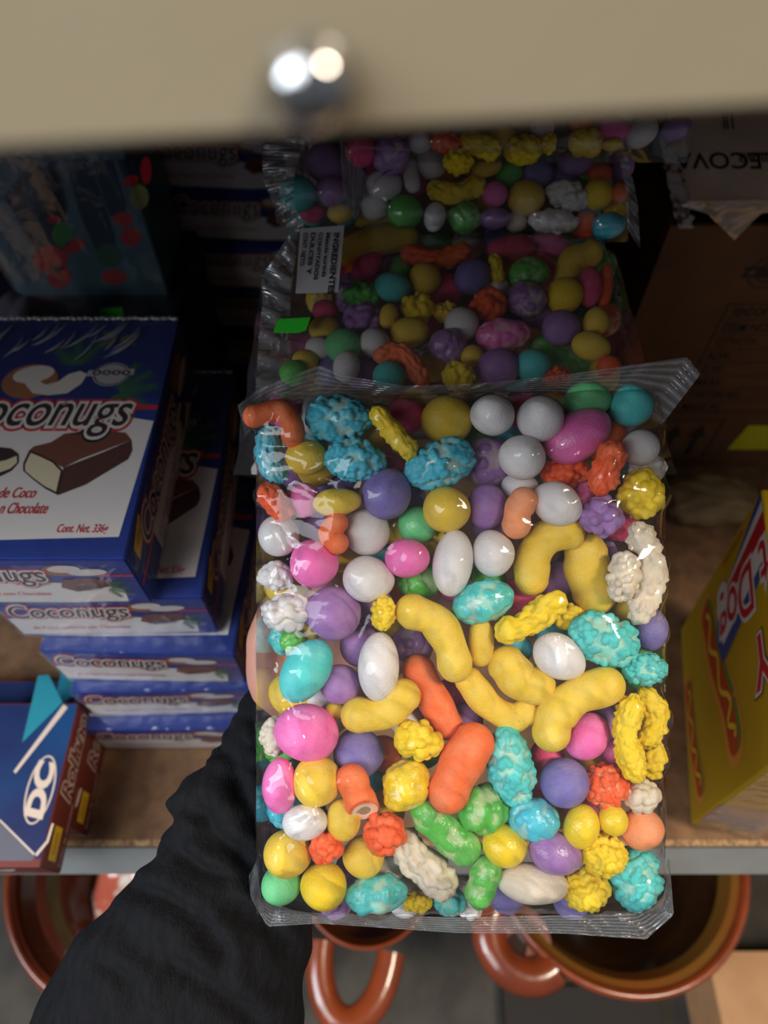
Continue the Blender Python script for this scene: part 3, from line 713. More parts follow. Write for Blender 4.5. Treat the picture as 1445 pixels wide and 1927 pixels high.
fh2 = (Vector((0, 0, 0)), Vector((0, 0, -1)), Vector((0, -1, 0)))
for off_, m_, lf_ in ((0.07, M_white, 0.0011), (0.012, M_red, 0.0013)):
    text_on(l, fh2, 'Hot Dog', -tx[0] - 0.175, -tx[1] - 0.040, 0.175, 0.050, m_, lf_, off_, 0.1)
tx = HD(1425, 1270)
for off_, m_, lf_ in ((0.09, M_choc3, 0.0011), (0.07, M_white, 0.0013), (0.03, M_red, 0.0015)):
    text_on(l, fh2, 'Y', -tx[0] - 0.028, -tx[1] - 0.022, 0.028, 0.034, m_, lf_, off_)
tx = HD(1352, 1065)
text_on(l, fh, 'PREMIUM', HD(1362, 1070)[0], HD(1362, 1070)[1], 0.05, 0.006, M_saus, 0.0006, 0.0)
# fix facing: artwork lies on the x = 0 side
for m_ in (a, l):
    for v in m_.V: v.x = -abs(v.x); v.y = min(max(v.y, 0.0012), L0 - 0.0012); v.z = min(max(v.z, 0.0012), HH - 0.0012)
a.build('printed_artwork', t); l.build('lettering', t)
b = MB(); b.poly((Vector((0, 0, 0)), Vector((1, 0, 0)), Vector((0, 0, 1))), [(0.001, 0.02), (WW - 0.001, 0.012), (WW - 0.001, 0.08), (0.001, 0.08)], 0.0005, mat('print_rose', (190, 150, 140), 0.4)); b.build('end_label', t)
V = [(0.0, -0.003, 0), (WW, -0.003, 0), (WW, -0.0034, HH), (0, -0.0034, HH)]
mesh_obj('clear_wrap', V, [(0, 1, 2, 3)], film_mat('slack_wrap'), t)

# ------------------------------------------------------------------ clay pots on the floor
M_clay = mat('glazed_clay', (146, 66, 32), 0.22, (112, 48, 24), 12, 0.15, 60, coat=0.5)
M_clayrim = mat('glazed_rim', (130, 72, 30), 0.18, (110, 86, 34), 9, coat=0.6)
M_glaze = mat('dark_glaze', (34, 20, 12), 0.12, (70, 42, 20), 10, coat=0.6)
M_greeng = mat('green_glaze', (60, 84, 48), 0.2, (44, 60, 36), 20, coat=0.5)
M_claydk = mat('brown_glaze', (84, 40, 18), 0.2, coat=0.5)
def pot(name, c, R, hgt, label, inner, handles, bead=False, extra=None, tube=0.0125, web=False):
    t = empty(name, (c.x, c.y, 0)); tag(t, label, 'clay pot', 'clay pots on the floor')
    z1 = hgt
    mb = MB()
    prof = [(0.001, 0.0), (R * 0.45, 0.0), (R * 0.62, 0.01), (R * 0.86, z1 * 0.4), (R * 0.965, z1 * 0.75), (R * 0.985, z1 - 0.012), (R, z1 - 0.004), (R * 0.995, z1 + 0.003), (R * 0.97, z1 + 0.006), (R * 0.945, z1 + 0.003), (R * 0.93, z1 - 0.006)]
    lathe(mb, prof, M_clay, seg=72); mb.build('pot_body', t, True)
    mb = MB()
    ip = [(R * 0.93, z1 - 0.006)]; 
    for r_k, z_k, m in inner:
        nxt = (R * r_k, z1 * z_k); lathe(mb, [ip[-1], nxt], m, seg=72); ip.append(nxt)
    mb.build('pot_lining', t, True)
    if bead:
        mb = MB()
        for k in range(90):
            a_ = 2 * math.pi * k / 90; lathe(mb, [(0.0001, 0.0028), (0.0022, 0.002), (0.003, 0), (0.0022, -0.002), (0.0001, -0.0028)], M_clay, Vector((R * 1.0 * math.cos(a_), R * 1.0 * math.sin(a_), z1 - 0.012)), 8)
            
        mb.build('beaded_band', t, True)
        mb = MB(); lathe(mb, [(R * 0.9, z1 - 0.07), (R * 1.03, z1 - 0.045), (R * 1.055, z1 - 0.034), (R * 1.045, z1 - 0.028), (R * 0.95, z1 - 0.034)], M_clay, seg=72)
        for k in range(96):
            a_ = 2 * math.pi * k / 96; lathe(mb, [(0.0001, 0.0028), (0.0022, 0.002), (0.003, 0), (0.0022, -0.002), (0.0001, -0.0028)], M_clay, Vector((R * 1.05 * math.cos(a_), R * 1.05 * math.sin(a_), z1 - 0.036)), 8)
        mb.build('lower_beaded_band', t, True)
    for ang, wd, out, zz in handles:
        P = []
        for k in range(21):
            s_ = math.pi * (k / 20); lx = math.cos(s_) * wd; ly = math.sin(s_) * out
            P.append(Vector((math.cos(ang) * (R * 0.95 + ly) - math.sin(ang) * lx, math.sin(ang) * (R * 0.95 + ly) + math.cos(ang) * lx, z1 - 0.006 - zz * math.sin(s_))))
        V = []; Fc = []; sg = 12; rr = tube
        for i, p in enumerate(P):
            tg = (P[min(i + 1, 20)] - P[max(i - 1, 0)]).normalized(); n1 = tg.cross(Vector((0, 0, 1))).normalized(); n2 = tg.cross(n1)
            for j in range(sg): a_ = 2 * math.pi * j / sg; V.append(p + n1 * rr * math.cos(a_) * 1.25 + n2 * rr * 0.9 * math.sin(a_))
        for i in range(20):
            for j in range(sg): Fc.append((i * sg + j, i * sg + (j + 1) % sg, (i + 1) * sg + (j + 1) % sg, (i + 1) * sg + j))
        hd = mesh_obj('handle', V, Fc, M_clay, t, True)
        if web:
            mb = MB(); cx_, cy_ = math.cos(ang), math.sin(ang)
            O_ = Vector((cx_ * R * 0.99, cy_ * R * 0.99, z1 - 0.010)); fw = (O_, Vector((-cy_, cx_, 0)), Vector((-cx_, -cy_, 0)))
            N_w = 40; Po = ell(0, -0.012, wd * 0.95, out * 0.95, 0, N_w); Pi = ell(0.004, -0.014, wd * 0.28, out * 0.36, 0.5, N_w)
            for i in range(N_w):
                j = (i + 1) % N_w; mb.poly(fw, [Po[i], Po[j], Pi[j], Pi[i]], 0.0, M_clay); mb.poly(fw, [Po[i], Po[j], Pi[j], Pi[i]][::-1], -0.006, M_clay)
            mb.poly(fw, Pi, -0.004, M_glaze)
            mb.build('handle_web', hd)
    return t
ZP = 0.30
c = onz(262, 1610, ZP); Rl = (onz(262, 1610, ZP) - onz(10, 1640, ZP)).length
pot('clay_cazuela', c, Rl, ZP, 'wide glazed clay bowl with beaded rim and green lining, beside the black sleeve', [(0.90, 0.96, M_claydk), (0.84, 0.9, M_claydk), (0.80, 0.84, M_glaze), (0.74, 0.78, M_greeng), (0.70, 0.74, M_glaze), (0.6, 0.55, M_claydk), (0.4, 0.3, M_greeng), (0.001, 0.22, M_claydk)], [], True)
c_l = c
c = onz(1160, 1590, ZP); Rr = (onz(1160, 1590, ZP) - onz(1160, 1880, ZP)).length
ang = math.atan2(onz(955, 1790, ZP).y - c.y, onz(955, 1790, ZP).x - c.x)
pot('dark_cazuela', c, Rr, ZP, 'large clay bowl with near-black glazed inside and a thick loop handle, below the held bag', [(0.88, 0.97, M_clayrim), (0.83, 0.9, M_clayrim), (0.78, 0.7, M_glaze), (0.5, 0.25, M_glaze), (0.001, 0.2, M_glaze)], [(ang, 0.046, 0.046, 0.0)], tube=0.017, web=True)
c = onz(690, 1640, 0.22); 
hp = onz(660, 1850, 0.22); ang = math.atan2(hp.y - c.y, hp.x - c.x)
pot('small_clay_pot', c, 0.092, 0.22, 'small orange clay pot with a loop handle between the two large clay bowls', [(0.85, 0.9, M_claydk), (0.8, 0.5, M_claydk), (0.001, 0.1, M_claydk)], [(ang, 0.046, 0.082, 0.0)], tube=0.0145)
# wrapped sweets bag lying in the beaded bowl
q = onz(200, 1690, ZP - 0.05)
o = lump('wrapped_bundle', (c_l.x + 0.0, c_l.y - 0.02, ZP - 0.135), (0.085, 0.085, 0.062), mat('red_goods_painted_glints', (190, 96, 76), 0.12, (226, 214, 200), 26, 0.5, 40, coat=0.8, contrast=(0.52, 0.62)), 9, 0.25)  # white blotches in the colour stand for highlights on the plastic wrapping
tag(o, 'shiny plastic bundle with red contents and painted highlights lying in the beaded clay bowl', 'bundle')
q0 = onz(1330, 1790, 0.12)
t = empty('floor_carton', (q0.x, q0.y, 0)); tag(t, 'plain tan carton on the floor beyond the dark clay bowl', 'carton')
mb = MB(); mb.box((0.0, -0.24, 0), (0.28, 0.0, 0.12), mat('tan_carton', (196, 148, 104), 0.8, (184, 136, 94), 20), 0.001); mb.build('carton_body', t)
q1 = onz(945, 1855, 0.03)
mb = MB(); mb.box((0, -0.2, 0.0), (0.23, 0.04, 0.03), mat('dark_strip', (38, 32, 28), 0.8), 0.002); o = mb.build('floor_strip', loc=(q1.x, q1.y - 0.04, 0)); tag(o, 'dark flat strip on the floor below the dark clay bowl', 'mat')  # low dark slab along the floor

# ------------------------------------------------------------------ candies
PAL = {'yellow': (228, 190, 56), 'bright yellow': (236, 200, 24), 'white': (220, 214, 212), 'cream': (218, 202, 180), 'teal': (78, 196, 192), 'sky blue': (70, 186, 208), 'purple': (152, 108, 170), 'periwinkle': (120, 108, 172), 'pink': (238, 108, 178), 'crimson': (216, 66, 110), 'orange': (240, 108, 50), 'peach': (242, 148, 96), 'green': (84, 178, 66), 'mint': (104, 200, 128), 'orange red': (238, 88, 34)}
SHORT = {'y': 'yellow', 'Y': 'bright yellow', 'w': 'white', 'c': 'cream', 't': 'teal', 'b': 'sky blue', 'p': 'purple', 'v': 'periwinkle', 'k': 'pink', 'r': 'crimson', 'o': 'orange', 'h': 'peach', 'g': 'green', 'm': 'mint', 'O': 'orange red'}
# (colour, kind, layer, data) kind: s smooth, g glossy smooth, k knobbly, n veined; data: (cx,cy,a,b,angle) or ([points], radius)
HELD = '''o c 0 662,1466 670,1490 680,1512 r28
O k 0 722,1568 38 40 40
o s 0 478,783 528,773 549,798 552,822 r20
b f 0 641,787 62 42 0
Y k 0 714,783 740,814 768,845 r20
r s 2 765,782 34 32 0
y s 1 840,790 47 44 0
b f 0 506,823 501,858 519,890 r22
y s 0 578,861 39 33 0
b f 0 670,866 56 41 -5
b f 0 827,873 66 44 22
v s 0 726,929 46 46 0
O k 0 508,932 528,958 r24
k s 1 573,942 32 33 0
y s 0 634,945 45 25 5
w s 0 690,1000 42 43 0
o s 0 633,984 622,1004 634,1022 r20
m g 1 787,988 37 34 0
y s 0 841,958 43 43 0
k s 0 768,1050 41 36 0
w s 0 524,1008 37 38 0
k s 0 592,1060 46 46 0
w k 0 540,1152 36 48 80
w k 1 520,1085 26 34 80
w s 0 693,1090 47 41 -5
p s 0 626,1155 50 50 0
Y k 0 722,1155 32 24 85
y s 0 775,1150 818,1168 845,1212 856,1250 r30
t s 0 576,1262 63 43 60
p s 0 641,1288 38 37 0
p s 2 678,1215 38 38 0
p n 2 777,1213 38 38 0
w s 0 713,1256 63 38 88
y s 0 674,1345 720,1342 758,1310 r30
o s 0 787,1262 812,1310 841,1362 r28
k s 0 577,1378 57 52 -10
v s 0 675,1419 46 45 0
Y k 0 786,1393 46 36 -15
c k 1 516,1385 36 26 85
k s 0 526,1478 50 31 90
y s 0 597,1470 45 45 0
Y n 0 763,1478 48 42 50
o s 0 892,1400 866,1440 843,1488 r37
w g 0 574,1548 41 31 5
y s 0 646,1542 37 31 90
O k 0 614,1598 29 30 0
y s 0 542,1606 44 42 0
m s 0 528,1665 36 35 0
Y s 0 608,1668 42 42 0
y s 0 684,1612 39 37 0
t n 0 707,1683 57 36 8
c k 0 762,1592 795,1628 828,1655 r34
g n 0 802,1532 838,1565 873,1594 r32
Y k 2 786,1697 26 20 0
t k 2 845,1697 30 24 0
w s 0 926,781 39 37 0
w s 0 1016,788 43 42 0
m s 1 1105,754 44 35 10
t s 1 1189,764 38 38 0
k g 0 1087,821 66 45 32
w s 0 982,860 40 43 70
O k 0 1150,856 1132,905 r28
O k 2 1062,890 44 32 0
w s 1 1205,842 34 33 0
w k 2 1218,882 34 28 0
Y k 0 1207,930 46 42 80
p n 2 915,870 46 46 0
p s 1 916,955 42 36 85
h s 0 985,942 975,962 972,988 r25
w s 0 1048,948 49 39 -28
p k 0 1132,972 39 39 0
c k 0 1204,1008 1226,1060 1222,1112 1205,1148 r27
c k 0 1173,1086 46 32 82
y s 0 1068,1003 1030,1010 1004,1048 1000,1088 r30
y s 0 1102,1045 1105,1080 1118,1114 r39
w s 0 928,1041 40 43 0
w s 0 852,1060 60 36 84
t n 0 909,1132 56 43 20
Y k 0 960,1186 1002,1166 1040,1136 r27
r s 2 975,1120 34 34 0
p s 2 1048,1090 34 34 0
y s 1 905,1188 905,1232 r21
w s 0 1052,1236 51 41 -32
t f 0 1136,1202 62 50 -20
v s 1 1222,1184 40 32 85
t f 0 1213,1260 42 32 5
y s 0 955,1252 980,1280 1008,1290 r34
y s 0 884,1282 918,1326 962,1350 988,1340 r25
y s 0 1140,1290 1085,1310 1048,1345 1038,1378 r33
k s 1 1105,1386 46 38 45
r s 2 1030,1425 32 32 0
t f 0 962,1443 72 43 98
v s 0 1063,1473 44 44 0
O f 0 1140,1478 40 40 0
Y f 0 1188,1332 1176,1380 1186,1425 1194,1448 r25
Y f 0 1218,1318 1236,1348 1220,1385 r25
Y k 0 1228,1428 38 25 85
c k 0 1207,1496 33 32 0
g n 0 908,1522 46 44 0
b n 0 1004,1540 46 39 -20
Y g 0 1094,1555 40 33 75
Y g 0 1153,1543 27 27 0
h s 0 1208,1560 38 36 0
Y g 0 950,1591 41 38 -20
p g 0 1045,1604 49 37 -15
Y f 0 1138,1608 40 38 0
t f 0 1197,1655 56 46 80
Y f 0 1103,1673 41 39 0
c s 0 1001,1662 65 35 -5
g n 0 915,1640 903,1680 r29
g n 2 790,1095 42 36 0
g n 2 550,1207 24 22 0
y s 2 578,1195 22 20 0
Y k 2 1066,1160 30 26 0
b s 2 972,1222 30 26 0
y s 2 632,1338 20 16 0
y s 2 748,1003 27 25 0
w s 2 978,914 34 24 0'''
LYING = '''y s 1 640,480 700,455 760,448 r25
r s 0 691,501 31 22 40
g s 1 754,505 22 22 0
O k 0 775,480 820,490 868,478 r21
y s 0 799,524 30 30 0
t s 0 738,541 33 26 -10
g k 1 680,556 34 28 0
p k 0 682,600 36 32 0
y s 0 731,595 24 18 80
Y k 0 785,580 31 30 0
y s 0 771,626 36 28 12
y k 1 839,588 22 20 0
m s 0 646,651 34 32 0
w s 0 705,646 28 27 0
w s 0 652,690 30 25 80
o k 0 722,668 752,662 779,688 792,712 r19
p n 0 842,651 34 33 0
t s 0 731,708 29 27 0
g s 1 552,702 26 24 0
y s 1 574,680 24 22 0
Y k 0 863,708 29 27 0
y s 1 815,690 30 30 0
r s 0 962,466 46 22 5
k s 1 1030,460 42 20 -5
v s 0 889,521 34 33 0
Y k 0 931,490 938,520 r13
g n 0 997,515 38 31 -5
y s 0 1108,478 1078,492 1068,528 r24
Y s 0 1062,556 33 32 0
r s 0 1110,540 38 22 88
O s 1 1138,540 44 14 85
O k 0 920,574 32 31 0
p n 0 990,563 37 34 -20
w s 2 937,540 20 18 0
w s 0 870,611 32 31 0
k n 0 948,630 50 32 5
p s 0 1055,617 34 33 0
y s 0 1121,605 26 23 80
y s 0 1112,652 36 26 -20
g n 0 1020,655 1060,672 1098,682 r26
p s 0 937,692 39 36 0
t s 0 1003,688 32 30 0
O s 1 1145,690 22 20 0
O k 1 1048,709 26 20 0
y s 1 889,670 22 20 0
p s 2 1013,598 30 28 0
r s 2 840,546 32 30 0
y s 1 610,620 28 24 0
w s 1 600,655 26 22 0
r s 1 612,585 24 20 0'''
UPPER = '''t s 0 561,365 34 33 0
p s 0 625,360 27 27 0
p s 1 612,306 36 34 0
r s 1 589,401 25 17 0
y s 1 640,402 24 18 0
w s 0 723,348 33 27 0
w s 0 770,312 777,348 r13
w s 0 812,305 30 30 0
w s 1 705,390 26 24 0
y s 1 705,414 42 18 0
g s 0 762,401 32 32 0
w s 0 818,408 27 20 80
g n 0 875,411 31 29 0
Y k 0 822,358 856,368 894,350 r20
k s 0 931,366 23 22 0
y g 0 990,373 35 33 0
w k 0 1067,368 40 26 -15
Y s 0 1124,366 28 28 0
O s 1 1128,328 22 20 0
o s 0 1166,362 20 14 85
p g 0 931,411 29 19 0
w n 0 1041,417 47 22 -3
O s 1 1100,424 26 24 0
b g 0 1145,425 31 24 5
v s 1 1010,328 30 27 0
p s 1 1083,306 32 24 0
g s 1 958,326 26 24 0
c s 1 972,418 20 18 0
y s 0 915,314 29 17 10
p s 2 660,330 30 26 0
v s 1 1052,335 28 24 0'''
TOPB = '''r s 0 680,285 29 28 0
p n 0 735,292 34 33 0
O k 0 838,268 28 19 -5
Y k 0 888,268 921,280 r22
Y k 0 862,304 28 24 0
Y k 0 985,282 35 27 5
Y k 0 1033,270 20 14 85
Y n 0 1103,268 33 27 0
k s 0 1155,242 30 22 -10
y s 0 1152,272 19 11 8
w s 0 1207,250 32 24 42
p g 0 1273,242 29 20 20
w s 1 1020,240 22 18 0
o s 1 1093,234 20 15 0
y s 1 945,262 28 22 0
w s 1 790,268 24 20 0'''

def sweep(pts, rad, rough, seed, ell_ab=None, ell_ang=0.0, cut=False):
    """candy mesh: pts in metres (2-D, camera plane axes), or an ellipsoid with half axes ell_ab; returns V, F, thin"""
    r_ = np.random.default_rng(seed)
    ns = 72 if rough == 'f' else 56 if rough in 'knf' else 28
    if ell_ab is not None:
        a, b = ell_ab; nr = 56 if rough == 'f' else 44 if rough in 'knf' else 22
        ph = np.linspace(0.03, math.pi - 0.03, nr); th = np.linspace(0, 2 * math.pi, ns, endpoint=False)
        egg = r_.uniform(-0.07, 0.07)
        P = np.array([[a * -math.cos(p), b * math.sin(p) * (1 + egg * math.cos(p)) * math.cos(t_), min(b, a) * 0.95 * math.sin(p) * math.sin(t_)] for p in ph for t_ in th])
        Nn = P / np.array([a, b, b]) ** 2; Nn /= np.linalg.norm(Nn, axis=1)[:, None]
        c_, s_ = math.cos(ell_ang), math.sin(ell_ang); Rm = np.array([[c_, -s_, 0], [s_, c_, 0], [0, 0, 1]]); P = P @ Rm.T; Nn = Nn @ Rm.T
        scale = b
    else:
        # smooth path
        Q = np.array(pts, float)
        E = np.vstack([2 * Q[0] - Q[1], Q, 2 * Q[-1] - Q[-2]]); C = []
        for i in range(1, len(E) - 2):
            for t_ in np.linspace(0, 1, 8, endpoint=False):
                p0, p1, p2, p3 = E[i - 1:i + 3]
                C.append(0.5 * ((2 * p1) + (-p0 + p2) * t_ + (2 * p0 - 5 * p1 + 4 * p2 - p3) * t_ ** 2 + (-p0 + 3 * p1 - 3 * p2 + p3) * t_ ** 3))
        C.append(Q[-1]); C = np.array(C); Tg = np.gradient(C, axis=0); Tg /= np.linalg.norm(Tg, axis=1)[:, None]
        rings = []
        hemi = np.linspace(0.08, math.pi / 2, 7)[:-1]
        for p in hemi: rings.append((C[0] - Tg[0] * rad * math.cos(p), Tg[0], rad * math.sin(p), -math.cos(p)))
        for i in range(len(C)): rings.append((C[i], Tg[i], rad * (1 + 0.05 * math.sin(i * 0.5 + seed)), 0))
        if cut:
            rings.append((C[-1] + Tg[-1] * rad * 1.5, Tg[-1], rad, 0)); rings.append((C[-1] + Tg[-1] * rad * 1.5, Tg[-1], rad * 0.5, 0.5))
        else:
            for p in hemi[::-1]: rings.append((C[-1] + Tg[-1] * rad * math.cos(p), Tg[-1], rad * math.sin(p), math.cos(p)))
        P = []; Nn = []
        th = np.linspace(0, 2 * math.pi, ns, endpoint=False)
        for c0, tg, rr, nx in rings:
            side = np.array([-tg[1], tg[0]]); 
            for t_ in th:
                P.append([c0[0] + side[0] * rr * math.cos(t_), c0[1] + side[1] * rr * math.cos(t_), rr * math.sin(t_) * 0.95])
                k = math.sqrt(max(0, 1 - nx * nx)); Nn.append([side[0] * math.cos(t_) * k + tg[0] * nx, side[1] * math.cos(t_) * k + tg[1] * nx, math.sin(t_) * k])
        P = np.array(P); Nn = np.array(Nn); nr = len(rings); scale = rad
        if cut:
            t_ = (P[:, :2] - C[-1]) @ Tg[-1]; near_ = t_ > -2.2 * rad
            lim_ = np.where(near_, np.minimum(t_, 0.52 * rad - P[:, 2]), t_); P[:, :2] += Tg[-1][None] * (lim_ - t_)[:, None]
    thin = np.zeros(len(P))
    if rough in 'knf':
        area_ = (np.ptp(P[:, 0]) + np.ptp(P[:, 1])) * scale * 2.6
        cell = scale * {'k': 0.34, 'n': 0.30, 'f': 0.21}[rough] * (0.85 + 0.3 * r_.random())
        K = int(min(320, max(14, area_ / (cell * cell) * 0.85)))
        idx = r_.choice(len(P), K, replace=False); ctr = P[idx]; hgt = r_.uniform(0.55, 1.0, K)
        D = np.linalg.norm(P[:, None, :] - ctr[None], axis=2)
        s_ = cell * 0.95
        kn = np.max(np.where(D < s_, np.sqrt(np.clip(1 - (D / s_) ** 2, 0, 1)) * hgt[None], 0), axis=1)
        amp = scale * {'k': 0.34, 'n': 0.13, 'f': 0.27}[rough]
        P = P + Nn * ((kn - 0.72) * amp)[:, None]
        thin = 1 - kn
        lo = np.sin(P @ r_.normal(size=3) / scale * 2.2 + r_.uniform(0, 6)); P = P + Nn * (lo * scale * 0.05)[:, None]
    else:
        for _ in range(2):
            lo = np.sin(P @ r_.normal(size=3) / scale * 1.3 + r_.uniform(0, 6)); P = P + Nn * (lo * scale * 0.022)[:, None]
    V = P.tolist(); Fc = []
    for i in range(nr - 1):
        for j in range(ns): Fc.append((i * ns + j, (i * ns + (j + 1) % ns), (i + 1) * ns + (j + 1) % ns, (i + 1) * ns + j))
    Fc.append(tuple(range(ns))[::-1])
    Fc.append(tuple((nr - 1) * ns + j for j in range(ns)))
    return V, Fc, thin

def parse(s):
    out = []
    for ln in s.strip().split('\n'):
        q = ln.split(); col, kd, ly = SHORT[q[0]], q[1], int(q[2]); r = q[3:]
        if r[-1][0] == 'r': P = [tuple(float(z) for z in x.split(',')) for x in r[:-1]]; out.append(dict(col=col, kd=kd, ly=ly, pts=P, r=float(r[-1][1:])))
        else:
            c_ = tuple(float(z) for z in r[0].split(',')); out.append(dict(col=col, kd=kd, ly=ly, c=c_, a=float(r[1]), b=float(r[2]), ang=math.radians(float(r[3]))))
    for d in out:
        g_ = 1.09 if ('pts' in d and d['kd'] in 'sg') else 1.035
        for q_ in ('a', 'b', 'r'):
            if q_ in d: d[q_] *= g_
        if 'pts' in d:
            d['c'] = tuple(np.mean(d['pts'], axis=0)); d['b'] = d['r']
        smp = []
        if 'pts' in d:
            P = d['pts']
            for i in range(len(P) - 1):
                for t_ in (0, 0.5): smp.append((P[i][0] + (P[i + 1][0] - P[i][0]) * t_, P[i][1] + (P[i + 1][1] - P[i][1]) * t_, d['r']))
            smp.append((*P[-1], d['r']))
        else:
            mx, mn = max(d['a'], d['b']), min(d['a'], d['b']); e_ = mx - mn; an = d['ang'] + (0 if d['a'] >= d['b'] else math.pi / 2)
            for k in ((-1, 0, 1) if e_ > 4 else (0,)): smp.append((d['c'][0] + k * e_ * 0.8 * math.cos(an), d['c'][1] - k * e_ * 0.8 * math.sin(an), mn * (1 if k == 0 else 0.86)))
        d['smp'] = smp
    return out

def fillers(lst, x0, x1, y0, y1, step, rr, seed, hide=0.18, maxn=60):
    """sweets of the second layer, wherever gaps between the front ones would show them"""
    r_ = random.Random(seed); out = []; cols = ['purple', 'yellow', 'green', 'white', 'crimson', 'teal', 'orange', 'pink', 'periwinkle', 'yellow', 'sky blue', 'purple']
    k = 0; y = y0
    while y <= y1:
        x = x0 + (step / 2 if k % 2 else 0)
        while x <= x1:
            cx, cy = x + r_.uniform(-8, 8), y + r_.uniform(-8, 8); rad = rr * r_.uniform(0.88, 1.1); vis = 0; n_ = 0
            for i in range(12):
                for j in range(12):
                    qx, qy = cx + (i - 5.5) / 6 * rad, cy + (j - 5.5) / 6 * rad
                    if (qx - cx) ** 2 + (qy - cy) ** 2 > rad * rad: continue
                    n_ += 1
                    if not any((qx - s[0]) ** 2 + (qy - s[1]) ** 2 < s[2] ** 2 for d in lst for s in d['smp']): vis += 1
            if vis / n_ > hide:
                kd = r_.choice('sssgkn'); out.append(dict(col=r_.choice(cols), kd=kd, ly=3, c=(cx, cy), a=rad * r_.uniform(0.95, 1.2), b=rad, ang=r_.uniform(0, 3), smp=[(cx, cy, rad)], vis=vis / n_))
            x += step
        y += step * 0.86; k += 1
    out.sort(key=lambda d: -d['vis'])
    return out[:maxn]

def place_all(lst, depth, lay, maxback, tol=0.0022):
    """find each sweet's distance along its own line of sight so that none sinks into another"""
    done = []
    for d in sorted(lst, key=lambda q: q['ly']):
        b = min(d.get('a', 1e9), d['b'])
        base = depth(*d['c']); dd_ = base + b * base / F_PX + d['ly'] * lay
        lim = base + maxback - b * base / F_PX
        for _ in range(60):
            S = [(pt(s[0], s[1], dd_), s[2] * dd_ / F_PX) for s in d['smp']]
            hit = False
            for S2 in done:
                for p, r in S:
                    for p2, r2 in S2:
                        if (p - p2).length < r + r2 - tol: hit = True; break
                    if hit: break
                if hit: break
            if not hit or dd_ > lim: break
            dd_ += 0.001
        d['d'] = dd_; d['S'] = [(pt(s[0], s[1], dd_), s[2] * dd_ / F_PX) for s in d['smp']]; done.append(d['S'])

SHAPE = lambda d: ('curved bean' if ('pts' in d and len(d['pts']) > 2) else 'stubby bean') if ('pts' in d and d['kd'] in 'sg') else ('cut tube' if d['kd'] == 'c' else ('knobbly stick' if 'pts' in d else ('knobbly' if d['kd'] in 'kf' else 'speckled rough' if d['kd'] == 'n' else ('egg' if max(d['a'], d['b']) / min(d['a'], d['b']) > 1.15 else 'round'))))
def label_bag(lst, where):
    for d in lst: d['desc'] = f"{d['col']} {SHAPE(d)}"; d['rel'] = []
    for d in lst:
        near = sorted((o for o in lst if o is not d), key=lambda o: (o['c'][0] - d['c'][0]) ** 2 + (o['c'][1] - d['c'][1]) ** 2)[:8]
        for o_ in near:
            dx_, dy_ = d['c'][0] - o_['c'][0], d['c'][1] - o_['c'][1]
            rel = ('right of' if dx_ > 0 else 'left of') if abs(dx_) > abs(dy_) else ('below' if dy_ > 0 else 'above')
            d['rel'].append((rel, o_['desc']))
    xs_ = [d['c'][0] for d in lst]; ys_ = [d['c'][1] for d in lst]
    def zone(d):
        u = (d['c'][0] - min(xs_)) / (max(xs_) - min(xs_)); v = (d['c'][1] - min(ys_)) / (max(ys_) - min(ys_) + 1e-6)
        return ('top', 'middle', 'bottom')[min(2, int(v * 3))] + ' ' + ('left', 'centre', 'right')[min(2, int(u * 3))]
    used = set()
    for d in lst:
        same = [o for o in lst if o is not d and o['desc'] == d['desc']]; hid = 'part-hidden ' if d['ly'] >= 2 else ''
        lab = None
        if not same: lab = f"{hid}{d['desc']} candy, the only one in {where}"
        if not lab:
            for r in d['rel']:
                if all(r not in o['rel'] for o in same): lab = f"{hid}{d['desc']} candy in {where}, {r[0]} the {r[1]} one"; break
        if not lab:
            R = d['rel']
            for i in range(len(R)):
                for j in range(i + 1, len(R)):
                    if all(not (R[i] in o['rel'] and R[j] in o['rel']) for o in same):
                        lab = f"{d['desc']} candy in {where}, {R[i][0]} {R[i][1]}, {R[j][0]} {R[j][1]}"; break
                if lab: break
        if not lab or lab in used: lab = f"{d['desc']} candy in {zone(d)} of {where}, {d['rel'][0][0]} {d['rel'][0][1]}"
        wds = lab.replace(',', ' ').split()
        if len(wds) > 16: lab = lab.replace(' candy in', ' in')
        used.add(lab); d['label'] = lab

